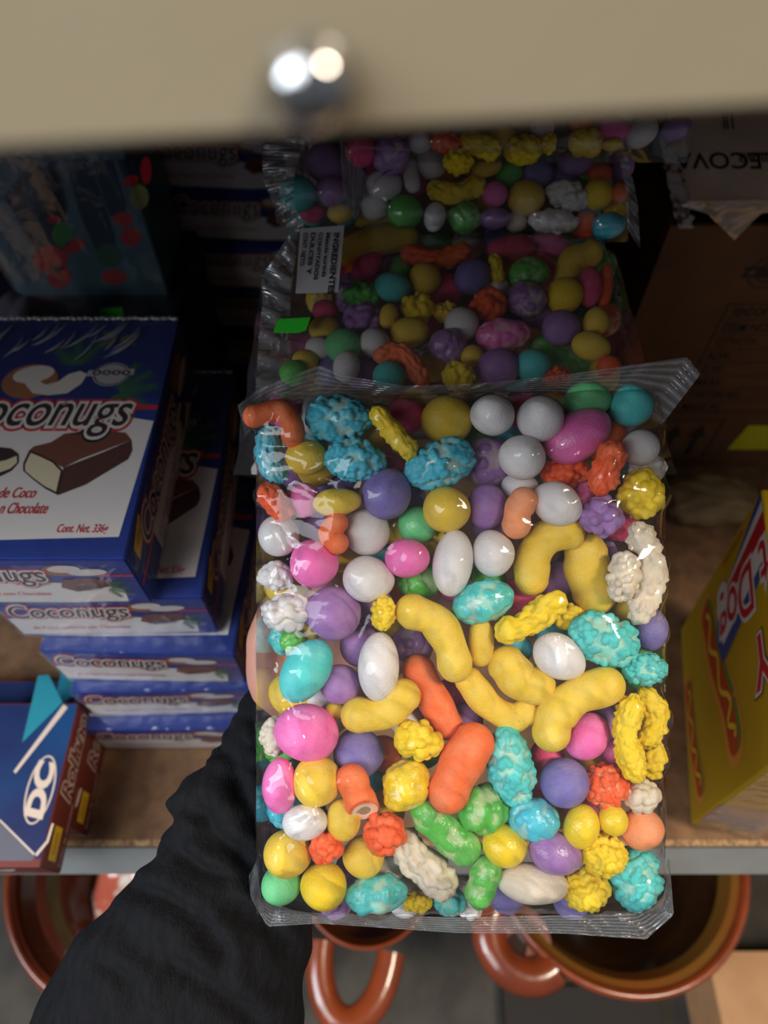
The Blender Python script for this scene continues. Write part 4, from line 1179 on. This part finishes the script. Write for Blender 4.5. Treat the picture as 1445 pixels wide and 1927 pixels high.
seedc = [100]
def build_candies(lst, group, where):
    label_bag(lst, where)
    for d in lst:
        seedc[0] += 1; k = d['d'] / F_PX; kd = d['kd'] if d['kd'] in 'knf' else 's'
        cx, cy = d['c']
        if 'pts' in d: V, Fc, thin = sweep([((x - cx) * k, -(y - cy) * k) for x, y in d['pts']], d['r'] * k, kd, seedc[0], cut=d['kd'] == 'c')
        else: V, Fc, thin = sweep(None, 0, kd, seedc[0], (d['a'] * k, d['b'] * k), d['ang'])
        m = candy_mat(d['col'], kd == 'n' or (kd == 'f' and d['col'] in ('teal', 'sky blue', 'orange red')) or (kd == 'k' and d['col'] in ('cream', 'teal')), d['kd'] == 'g' or kd == 'n')
        o = mesh_obj('candy', V, Fc, m, None, True)
        at = o.data.attributes.new('thin', 'FLOAT', 'POINT'); at.data.foreach_set('value', np.asarray(thin, dtype=np.float32))
        o.matrix_world = Matrix.Translation(pt(cx, cy, d['d'])) @ CAMROT.to_4x4()
        tag(o, d['label'], 'candy', group)
        if d['kd'] == 'c':
            x, y = d['pts'][-1]; x1_, y1_ = d['pts'][-2]; e_ = Vector((x - x1_, -(y - y1_), 0)).normalized(); r = d['r'] * k
            c0 = Vector(((x - cx) * k, -(y - cy) * k, 0)) + e_ * r * 0.56; sd = Vector((-e_.y, e_.x, 0)); z_ = Vector((0, 0, 1)) - e_; c0 += Vector((0, 0, 1)) * r * 0.03
            mbx = MB(); n_ = 24
            mbx.add([c0 + sd * r * 0.86 * math.cos(t_) + z_ * r * 0.82 * math.sin(t_) for t_ in np.linspace(0, 2 * math.pi, n_, endpoint=False)] + [c0 + e_ * -0.0004 + sd * r * 0.4 * math.cos(t_) + z_ * r * 0.4 * math.sin(t_) for t_ in np.linspace(0, 2 * math.pi, n_, endpoint=False)],
                    [(i, (i + 1) % n_, n_ + (i + 1) % n_, n_ + i) for i in range(n_)], mat('sugar_coat_inside', (232, 206, 184), 0.6))
            mbx.add([c0 - e_ * 0.0004 + sd * r * 0.4 * math.cos(t_) + z_ * r * 0.4 * math.sin(t_) for t_ in np.linspace(0, 2 * math.pi, n_, endpoint=False)], [tuple(range(n_))], mat('candy_core', (150, 138, 116), 0.7))
            mbx.build('cut_face', o)

held = parse(HELD); DH = 0.325
def dheld(px, py):
    ex = min(px - 485, 1250 - px); ey = min(py - 735, 1712 - py); e_ = min(ex, ey)
    return DH + 0.010 * max(0, 1 - e_ / 90) ** 2
place_all(held, dheld, 0.008, 0.052)
fh_ = fillers(held, 543, 1205, 775, 1690, 62, 35, 3)
both = held + fh_
place_all(both, dheld, 0.008, 0.056)
build_candies(both, 'candies in the held bag', 'the held bag')

ZB1 = 1.025
def dplane(p0, n_):
    return lambda px, py: (onpl(px, py, p0, n_) - CAM).dot(FW)
N2 = Vector((0, -0.64, 0.77)).normalized()
ly = parse(LYING); dl = dplane((0, 0, ZB1), (0, 0, 1)); ly += fillers(ly, 600, 1140, 460, 715, 56, 30, 5, 0.25, 30)
up = parse(UPPER); du = dplane((0, 0.385, 1.034), N2); up += fillers(up, 590, 1170, 310, 430, 52, 27, 6, 0.25, 16)
tb = parse(TOPB); dt = dplane((0, 0.400, 1.066), N2)
for L_, f_ in ((ly, dl), (up, du), (tb, dt)): place_all(L_, f_, 0.006, 0.04, 0.0025)
build_candies(ly, 'candies in the lying bag', 'the lying bag')
build_candies(up, 'candies in the second bag of the pile', 'the middle bag')
build_candies(tb, 'candies in the top bag of the pile', 'the top bag')

# ------------------------------------------------------------------ film of the bags
def film(name, O, X, Y, x0, x1, y0, y1, lst, m, parent, step=0.0018, seed=0, eps=0.0009, zmid=0.0, back=None, wr=0.0005, edge=0.0012, it=70, creases=()):
    N_ = X.cross(Y); nx = int((x1 - x0) / step) + 1; ny = int((y1 - y0) / step) + 1
    gx = np.linspace(x0, x1, nx); gy = np.linspace(y0, y1, ny); GX, GY = np.meshgrid(gx, gy)
    H = np.full(GX.shape, -1.0)
    for d in lst:
        for p, r in d['S']:
            q = p - O; u, v, w_ = q.dot(X), q.dot(Y), q.dot(N_); rr = r * 1.06 + eps
            D2 = (GX - u) ** 2 + (GY - v) ** 2; M_ = D2 < rr * rr
            H[M_] = np.maximum(H[M_], w_ + np.sqrt(rr * rr - D2[M_]))
    S = np.zeros_like(H); top = np.percentile(H[H > -0.5], 80)
    ex = np.minimum(GX - x0, x1 - GX); ey = np.minimum(GY - y0, y1 - GY); e_ = np.minimum(ex, ey)
    S = np.minimum(top, zmid + top * np.sqrt(np.clip(e_ / 0.02, 0, 1))) 
    bd = e_ < step * 0.5; S[bd] = zmid
    for _ in range(it):
        A = (np.roll(S, 1, 0) + np.roll(S, -1, 0) + np.roll(S, 1, 1) + np.roll(S, -1, 1)) / 4
        S = np.maximum(A, H); S[bd] = zmid
    r_ = np.random.default_rng(seed)
    for k in range(9):
        a_ = r_.uniform(0, math.pi); f_ = r_.uniform(120, 420); ph = r_.uniform(0, 6); f2 = r_.uniform(30, 90)
        t_ = (GX * math.cos(a_) + GY * math.sin(a_)) * f_ + ph + 2.0 * np.sin((GX * math.sin(a_) - GY * math.cos(a_)) * f2 + ph)
        am = wr / 3 * np.clip(0.3 + 1.6 * np.sin((GX * 1.3 + GY) * 45 + k * 1.7), 0, 1.6)
        S = S + am * (1 - np.abs(np.sin(t_))) ** 2 * (~bd)
    for P_, hh_, ww_ in creases:
        for a, b in zip(P_[:-1], P_[1:]):
            a, b = [( (q - O).dot(X), (q - O).dot(Y)) for q in (a, b)]
            dx_, dy_ = b[0] - a[0], b[1] - a[1]; L2 = dx_ * dx_ + dy_ * dy_
            t_ = np.clip(((GX - a[0]) * dx_ + (GY - a[1]) * dy_) / L2, 0, 1); D_ = np.hypot(GX - a[0] - t_ * dx_, GY - a[1] - t_ * dy_)
            S = S + np.where(bd, 0, hh_ * np.clip(1 - D_ / ww_, 0, 1))
    WX = GX + edge * np.sin(GY * 160 + seed) * (ex < 0.006) * np.sign(GX - (x0 + x1) / 2) * 0.6
    V = [O + X * a + Y * b + N_ * c for a, b, c in zip(WX.ravel().tolist(), GY.ravel().tolist(), S.ravel().tolist())]
    Fc = [(j * nx + i, j * nx + i + 1, (j + 1) * nx + i + 1, (j + 1) * nx + i) for j in range(ny - 1) for i in range(nx - 1)]
    if back is not None:
        k = len(V); bx_ = 14; by_ = 18
        for j in range(by_ + 1):
            for i in range(bx_ + 1):
                u, v = i / bx_, j / by_; e2 = min(u, 1 - u, v, 1 - v); V.append(O + X * (x0 + (x1 - x0) * u) + Y * (y0 + (y1 - y0) * v) - N_ * (back * min(1, (e2 / 0.09)) ** 0.6))
        Fc += [(k + j * (bx_ + 1) + i, k + (j + 1) * (bx_ + 1) + i, k + (j + 1) * (bx_ + 1) + i + 1, k + j * (bx_ + 1) + i + 1) for j in range(by_) for i in range(bx_)]
    return mesh_obj(name, V, Fc, m, parent, True)
def strip(name, A, B, d, m, parent, n=90, k=8, seed=0, amp=0.0012, fold=9):
    """crimped or loose film between two outlines given on the photo at distance d"""
    def samp(P, t_):
        L_ = [0]
        for i in range(len(P) - 1): L_.append(L_[-1] + math.hypot(P[i + 1][0] - P[i][0], P[i + 1][1] - P[i][1]))
        s_ = t_ * L_[-1]
        for i in range(len(P) - 1):
            if s_ <= L_[i + 1] + 1e-9:
                f_ = (s_ - L_[i]) / max(1e-9, L_[i + 1] - L_[i]); return P[i][0] + (P[i + 1][0] - P[i][0]) * f_, P[i][1] + (P[i + 1][1] - P[i][1]) * f_
        return P[-1]
    r_ = np.random.default_rng(seed); ph = r_.uniform(0, 6, 4); V = []; UVs = []
    for i in range(n + 1):
        a, b = samp(A, i / n), samp(B, i / n)
        for j in range(k + 1):
            v = j / k; w_ = amp * (math.sin(i * fold / n * 6.28 + ph[0] + v * 2) + 0.5 * math.sin(i * fold * 2.3 / n * 6.28 + ph[1] - v * 4)) * (0.3 + v)
            V.append(pt(a[0] + (b[0] - a[0]) * v, a[1] + (b[1] - a[1]) * v, (d(v) if callable(d) else d) + w_)); UVs.append((i / n, v))
    Fc = [(i * (k + 1) + j, (i + 1) * (k + 1) + j, (i + 1) * (k + 1) + j + 1, i * (k + 1) + j + 1) for i in range(n) for j in range(k)]
    if parent is not None:
        o_ = parent.matrix_world if False else parent.location; V = [v - Vector(o_) for v in V]
    ob = mesh_obj(name, V, Fc, m, parent, True)
    uv = ob.data.uv_layers.new(name='UVMap')
    for lp in ob.data.loops: uv.data[lp.index].uv = UVs[lp.vertex_index]
    return ob

FILM = film_mat('bag_film', haze=0.012, gloss=0.0, rough=0.07, bump=0.10, crease=1.0)
FILM_D = film_mat('bag_film_pile', haze=0.03, gloss=0.01, rough=0.09, bump=0.25, crease=1.0)
SEAL = film_mat('crimped_seal', haze=0.09, gloss=0.03, rough=0.14, bump=0.7, ridges=True)
LOOSE = film_mat('loose_film', haze=0.16, gloss=0.02, rough=0.12, bump=0.35, crease=1.0)

DM = 0.352
OH = pt(866, 1225, DM); s_ = DM / F_PX
bagh = empty('candy_bag', OH); tag(bagh, 'clear bag of mixed pastel sugar candies held up in front by the hand', 'candy bag')
o = film('bag_film', OH, RT, UP, (482 - 866) * s_, (1252 - 866) * s_, (1225 - 1720) * s_, (1225 - 738) * s_, both, FILM, None, step=0.0013, seed=2, back=0.030, it=110,
         creases=[([pt(x, y, 0.33) for x, y in P_], h_, w_) for P_, h_, w_ in (
             (((505, 1075), (500, 1140), (522, 1190), (510, 1260), (535, 1330), (562, 1385), (548, 1440), (600, 1520), (528, 1570), (518, 1640)), 0.0022, 0.0035),
             (((496, 835), (545, 842), (575, 858)), 0.0015, 0.003), (((560, 905), (600, 925), (660, 960)), 0.0010, 0.004), (((1245, 912), (1218, 955), (1190, 1010), (1170, 1065)), 0.0012, 0.002),
             (((1040, 1150), (1046, 1200), (1052, 1245)), 0.001, 0.002), (((520, 1000), (545, 1050), (530, 1100), (505, 1120)), 0.0018, 0.003), (((1130, 770), (1090, 830), (1040, 905)), 0.0006, 0.0015), (((1000, 1015), (1060, 1000), (1110, 960)), 0.0008, 0.002), (((640, 1100), (700, 1160), (680, 1200)), 0.0007, 0.002))])
o.data.transform(Matrix.Translation(-OH)); o.parent = bagh
strip('top_seal', [(462, 822), (500, 780), (560, 760), (640, 748), (760, 742), (900, 738), (1040, 738), (1160, 748), (1245, 800)], [(447, 762), (478, 737), (545, 708), (600, 687), (640, 705), (760, 726), (900, 722), (1040, 708), (1180, 688), (1292, 672), (1318, 704)], lambda v: DM - 0.004 - 0.010 * v, SEAL, bagh, 110, 10, 1, 0.0009)
strip('bottom_seal', [(482, 1622), (492, 1690), (560, 1716), (700, 1722), (860, 1726), (1040, 1722), (1190, 1718), (1248, 1690), (1256, 1615)], [(468, 1648), (472, 1690), (503, 1744), (600, 1738), (660, 1742), (860, 1756), (1060, 1757), (1215, 1768), (1268, 1722), (1260, 1620)], lambda v: DM - 0.001 * v, SEAL, bagh, 110, 10, 2, 0.0008)

# pile of bags behind
b1 = empty('candy_bag', (0.03, 0.33, 0.975)); tag(b1, 'clear bag of candies lying flat with a printed label, just behind the held bag', 'candy bag', 'candy bags in the pile behind')
xl, xr = -0.078, 0.152
OB = Vector((0, 0, 1.000))
o = film('bag_film', OB, Vector((1, 0, 0)), Vector((0, 1, 0)), xl, xr, 0.218, 0.398, ly, FILM_D, None, seed=5, back=0.026, it=60, step=0.0024)
o.data.transform(Matrix.Translation(-b1.location)); o.parent = b1
for ss, dpt in ((11, 0.0),):
    strip('side_seal', [(560, 470), (548, 530), (545, 600), (548, 660), (540, 735)], [(545, 440), (520, 478), (492, 520), (494, 570), (488, 620), (484, 680), (480, 740)], lambda v: 0.398 - 0.006 * v, LOOSE, b1, 60, 14, ss, 0.0028, 7)
# label on the lying bag
lab = [(565, 430), (648, 424), (636, 550), (556, 552)]
dL = 0.402
LP = [pt(x, y, dL - (0.004 if y > 500 else -0.018)) for x, y in lab]
mb = MB(); V = [v - b1.location for v in LP]; V += [v - FW * -0.0003 for v in V]
mb.add(V, [(0, 3, 2, 1), (4, 5, 6, 7)], mat('label_paper', (214, 212, 216), 0.45)); 
lb = mb.build('printed_label', b1)
Xd = (V[2] - V[1]); Yd = (V[1] - V[0]); hL = Xd.length; wL = Yd.length; Xd.normalize(); Yd = (Yd - Xd * Yd.dot(Xd)).normalized()
fr = (V[0] + Vector((0, 0, 0)), Xd, Yd)
if fr[1].cross(fr[2]).dot(FW) > 0: fr = (V[0], Xd, Yd)
l = MB(); sgn = -1 if fr[1].cross(fr[2]).dot(FW) > 0 else 1
for k, (txt, x_, w_, h_) in enumerate((('CONT. NETO', 0.08, 0.5, 0.09), ('DULCES Y', 0.08, 0.62, 0.09), ('CONFITADOS', 0.08, 0.7, 0.08), ('Mezcla surtida', 0.08, 0.66, 0.08), ('INGREDIENTES', 0.08, 0.9, 0.12))):
    text_on(l, fr, txt, x_ * hL, (0.10 + k * 0.17) * wL, w_ * hL, h_ * wL, M_ink, sgn * 0.0007, 0.03)
l.build('label_lettering', lb)
mb = MB(); V = [pt(x, y, 0.388) - b1.location for x, y in ((514, 626), (518, 612), (526, 600), (584, 597), (576, 622), (560, 627))]; mb.add(V, [(5, 4, 3, 2, 1, 0)], mat('sticker_bright_green', (40, 190, 40), 0.4)); mb.build('green_sticker', b1)

Y2v = Vector((0, 0.77, 0.64)).normalized()
b2 = empty('candy_bag', (0.03, 0.42, 1.04)); tag(b2, 'clear candy bag leaning in the middle of the pile, above the label', 'candy bag', 'candy bags in the pile behind')
O2 = Vector((0, 0.385, 1.034)) - N2 * 0.022
P0 = onpl(505, 440, O2, N2) - O2; P1 = onpl(1195, 262, O2, N2) - O2
o = film('bag_film', O2, Vector((1, 0, 0)), Y2v, P0.x + 0.012, P1.x - 0.002, -0.008, 0.105, up, FILM_D, None, seed=7, back=0.042, it=60, step=0.0024)
o.data.transform(Matrix.Translation(-b2.location)); o.parent = b2
strip('side_flap', [(575, 262), (555, 320), (550, 380), (575, 430)], [(520, 250), (492, 280), (495, 340), (515, 385), (520, 420), (560, 440)], lambda v: 0.428 + 0.004 * v, LOOSE, b2, 60, 14, 21, 0.0028, 6)
strip('end_flap', [(1165, 300), (1178, 360), (1180, 430)], [(1180, 290), (1200, 380), (1205, 470)], 0.425, LOOSE, b2, 40, 8, 22, 0.0015, 4)
b3 = empty('candy_bag', (0.1, 0.45, 1.09)); tag(b3, 'clear candy bag on top of the pile, just under the cream shelf edge', 'candy bag', 'candy bags in the pile behind')
O3 = Vector((0, 0.400, 1.066)) - N2 * 0.013
P0 = onpl(640, 300, O3, N2) - O3; P1 = onpl(1310, 235, O3, N2) - O3
o = film('bag_film', O3, Vector((1, 0, 0)), Y2v, P0.x, P1.x, 0.0, 0.075, tb, FILM_D, None, seed=9, back=0.001, it=60, step=0.0024)
o.data.transform(Matrix.Translation(-b3.location)); o.parent = b3
strip('corner_flap', [(640, 262), (690, 330), (740, 318)], [(645, 360), (668, 416), (700, 345)], 0.405, LOOSE, b3, 30, 10, 23, 0.002, 3)

# ------------------------------------------------------------------ person: hand and forearm behind the bag, black sleeve
M_skin = mat('skin', (196, 142, 122), 0.5, (204, 142, 120), 60, 0.15, 500)
M_cloth = mat('black_knit', (12, 12, 15), 0.9, (20, 20, 24), 260, 0.5, 900, spec=0.2, sheen=0.0, stretch=(1, 0.35, 1))
def capsules(chains):
    V = []; Fc = []
    for ch in chains:
        P = []
        for i in range(len(ch) - 1):
            for t_ in np.linspace(0, 1, 5, endpoint=(i == len(ch) - 2)): P.append((ch[i][0].lerp(ch[i + 1][0], t_), ch[i][1] + (ch[i + 1][1] - ch[i][1]) * t_))
        rings = []
        tg0 = (P[1][0] - P[0][0]).normalized(); tg1 = (P[-1][0] - P[-2][0]).normalized()
        for a_ in (0.1, 0.6, 1.1): rings.append((P[0][0] - tg0 * P[0][1] * math.cos(a_), tg0, P[0][1] * math.sin(a_)))
        for i, (p, r) in enumerate(P): rings.append((p, (P[min(i + 1, len(P) - 1)][0] - P[max(i - 1, 0)][0]).normalized(), r))
        for a_ in (1.1, 0.6, 0.1): rings.append((P[-1][0] + tg1 * P[-1][1] * math.cos(a_), tg1, P[-1][1] * math.sin(a_)))
        k = len(V); sg = 14
        for p, tg, r in rings:
            n1 = tg.cross(FW); n1 = n1.normalized() if n1.length > 0.1 else tg.cross(UP).normalized(); n2 = tg.cross(n1)
            for j in range(sg): a_ = 2 * math.pi * j / sg; V.append(p + n1 * r * math.cos(a_) + n2 * r * math.sin(a_))
        for i in range(len(rings) - 1):
            for j in range(sg): Fc.append((k + i * sg + j, k + i * sg + (j + 1) % sg, k + (i + 1) * sg + (j + 1) % sg, k + (i + 1) * sg + j))
        Fc.append(tuple(k + j for j in range(sg))[::-1]); Fc.append(tuple(k + (len(rings) - 1) * sg + j for j in range(sg)))
    return V, Fc
DB = 0.384
def hp_(x, y, d, r): return (pt(x, y, d), r)
ch = [
    [hp_(300, 2050, .36, .028), hp_(450, 1700, .385, .024), hp_(530, 1450, .405, .018), hp_(550, 1370, .410, .0175)],   # forearm
    [hp_(550, 1370, .410, .018), hp_(560, 1300, .406, .020), hp_(610, 1170, .401, .0115)],
    [hp_(552, 1370, .410, .018), hp_(590, 1290, .405, .017), hp_(660, 1170, .400, .0115)],
    [hp_(555, 1365, .410, .018), hp_(620, 1290, .405, .016), hp_(700, 1200, .400, .011)],
    [hp_(555, 1370, .410, .019), hp_(640, 1310, .406, .016), hp_(725, 1250, .401, .0105)],
    [hp_(610, 1180, .401, .0115), hp_(625, 1060, .397, .0092), hp_(640, 985, .395, .0082), hp_(655, 925, .3935, .007)],
    [hp_(660, 1180, .400, .0115), hp_(700, 1050, .397, .0093), hp_(730, 960, .395, .0083), hp_(752, 900, .3935, .0071)],
    [hp_(700, 1205, .400, .0108), hp_(770, 1090, .397, .0088), hp_(812, 1010, .395, .0080), hp_(842, 955, .3935, .0068)],
    [hp_(725, 1252, .401, .0100), hp_(805, 1180, .397, .0080), hp_(850, 1130, .395, .0072), hp_(880, 1092, .3935, .0062)],
    [hp_(552, 1350, .407, .018), hp_(512, 1270, .400, .0150), hp_(500, 1205, .396, .0112), hp_(518, 1150, .394, .0098), hp_(552, 1108, .3935, .008)],   # thumb
]
V, Fc = capsules(ch)
pr = mesh_obj('person', V, Fc, M_skin, None, True)
tag(pr, 'person in a black sleeve reaching in from below, palm behind the candy bag', 'person')
md = pr.modifiers.new('skin_union', 'REMESH'); md.mode = 'VOXEL'; md.voxel_size = 0.0022; md.use_smooth_shade = True
md = pr.modifiers.new('soften', 'SMOOTH'); md.iterations = 6; md.factor = 0.5
# sleeve
ST = [(250, 2180, 330, .355), (318, 1990, 262, .36), (360, 1850, 225, .366), (392, 1757, 196, .372), (440, 1650, 158, .382), (458, 1600, 146, .388), (468, 1560, 148, .392), (480, 1518, 143, .395), (500, 1470, 118, .398), (512, 1430, 100, .401), (522, 1380, 92, .404), (536, 1340, 82, .405), (541, 1322, 76, .405)]
P = [(pt(x, y, d), r * d / F_PX) for x, y, r, d in ST]
Q = []
for i in range(len(P) - 1):
    for t_ in np.linspace(0, 1, 12, endpoint=(i == len(P) - 2)): t2 = t_ * t_ * (3 - 2 * t_); Q.append((P[i][0].lerp(P[i + 1][0], t_), P[i][1] + (P[i + 1][1] - P[i][1]) * t2))
V = []; Fc = []; sg = 120; r_ = np.random.default_rng(8)
tot = len(Q)
folds = [(0.16, 0.9, 0.05, 0.10), (0.27, -1.0, 0.045, 0.10), (0.40, 1.1, 0.035, 0.13), (0.50, -0.8, 0.03, 0.13), (0.60, 1.0, 0.028, 0.16), (0.70, -0.7, 0.025, 0.14), (0.80, 0.8, 0.022, 0.14), (0.90, 0.4, 0.02, 0.1)]
axd = (P[-1][0] - P[1][0]).normalized()
def proj(v):
    q = v - CAM; dz_ = q.dot(FW); return 722.5 + F_PX * q.dot(RT) / dz_, 963.5 - F_PX * q.dot(UP) / dz_
CREASE = [(((372, 1512), (392, 1560), (440, 1606), (500, 1650)), 0.0050, 16), (((236, 1668), (300, 1688), (372, 1730), (412, 1790), (424, 1850)), 0.0055, 15), (((300, 1800), (380, 1848), (440, 1890), (520, 1950)), 0.0045, 16),
          (((330, 1600), (380, 1640), (440, 1650)), 0.0040, 14), (((440, 1440), (452, 1500), (500, 1560), (560, 1600)), 0.0045, 14), (((470, 1340), (492, 1400), (540, 1440)), 0.0028, 10), (((180, 1800), (240, 1850), (270, 1927)), 0.0035, 16), (((430, 1700), (500, 1740), (560, 1820)), 0.0040, 14)]
def crease_at(px, py):
    s_ = 0
    for P_, a_, w_ in CREASE:
        best = 1e9; sgn_ = 1; along = 0
        for k_, (a, b) in enumerate(zip(P_[:-1], P_[1:])):
            dx_, dy_ = b[0] - a[0], b[1] - a[1]; t_ = max(0, min(1, ((px - a[0]) * dx_ + (py - a[1]) * dy_) / (dx_ * dx_ + dy_ * dy_)))
            ex_, ey_ = px - a[0] - t_ * dx_, py - a[1] - t_ * dy_; D_ = math.hypot(ex_, ey_)
            if D_ < best: best = D_; sgn_ = 1 if dx_ * ey_ - dy_ * ex_ > 0 else -1; along = (k_ + t_) / (len(P_) - 1)
        tp = min(1, 5 * along + 0.25) * min(1, 4 * (1 - along) + 0.1)
        if best < 6 * w_: s_ += tp * (-a_ * math.exp(-(best / w_) ** 2) + a_ * 0.75 * math.exp(-((best - 2.3 * w_) / (1.3 * w_)) ** 2) * (1.0 if sgn_ < 0 else 0.35))
    return s_
n1 = RT - axd * RT.dot(axd); n1.normalize(); n2 = axd.cross(n1)
for i, (p, r) in enumerate(Q):
    s_ = i / (tot - 1)
    for j in range(sg):
        a_ = 2 * math.pi * j / sg; f_ = 0
        for c_, tw, wd, am in folds:
            dlt = (s_ - c_ - tw * 0.10 * math.sin(a_ + c_ * 9) - 0.02 * math.sin(3 * a_ + c_ * 20)) / wd
            f_ -= am * 0.5 * math.exp(-dlt * dlt) * (0.55 + 0.45 * math.sin(a_ * 1.0 + c_ * 13)) - am * 0.4 * math.exp(-(dlt - 1.8) ** 2)
        fl = 0.035 * math.sin(a_ * 2 + s_ * 14) + 0.012 * math.sin(a_ * 5 + s_ * 30)
        rr = r * (1 + f_ + fl * (0.4 + 0.6 * (1 - s_)))
        q = p + n1 * rr * math.cos(a_) + n2 * rr * 0.62 * math.sin(a_); out_ = (n1 * math.cos(a_) * 0.62 + n2 * math.sin(a_)).normalized()
        if out_.dot(FW) < 0.25: q = q + out_ * crease_at(*proj(q)) * min(1, (0.25 - out_.dot(FW)) * 3)
        V.append(q)
for i in range(tot - 1):
    for j in range(sg): Fc.append((i * sg + j, i * sg + (j + 1) % sg, (i + 1) * sg + (j + 1) % sg, (i + 1) * sg + j))
k = len(V)                                               # turned-in cuff
for dpt_, sc_ in ((0.0, 0.9), (-0.02, 0.86)):
    p, r = Q[-1]
    for j in range(sg): a_ = 2 * math.pi * j / sg; V.append(p + axd * dpt_ + n1 * r * sc_ * math.cos(a_) + n2 * r * sc_ * 0.62 * math.sin(a_))
for j in range(sg):
    b0 = (tot - 1) * sg; j2 = (j + 1) % sg
    Fc.append((b0 + j, b0 + j2, k + j2, k + j)); Fc.append((k + j, k + j2, k + sg + j2, k + sg + j))
sl_ = mesh_obj('sleeve', V, Fc, M_cloth, pr, True); sl_['label'] = 'loose black knit sleeve'
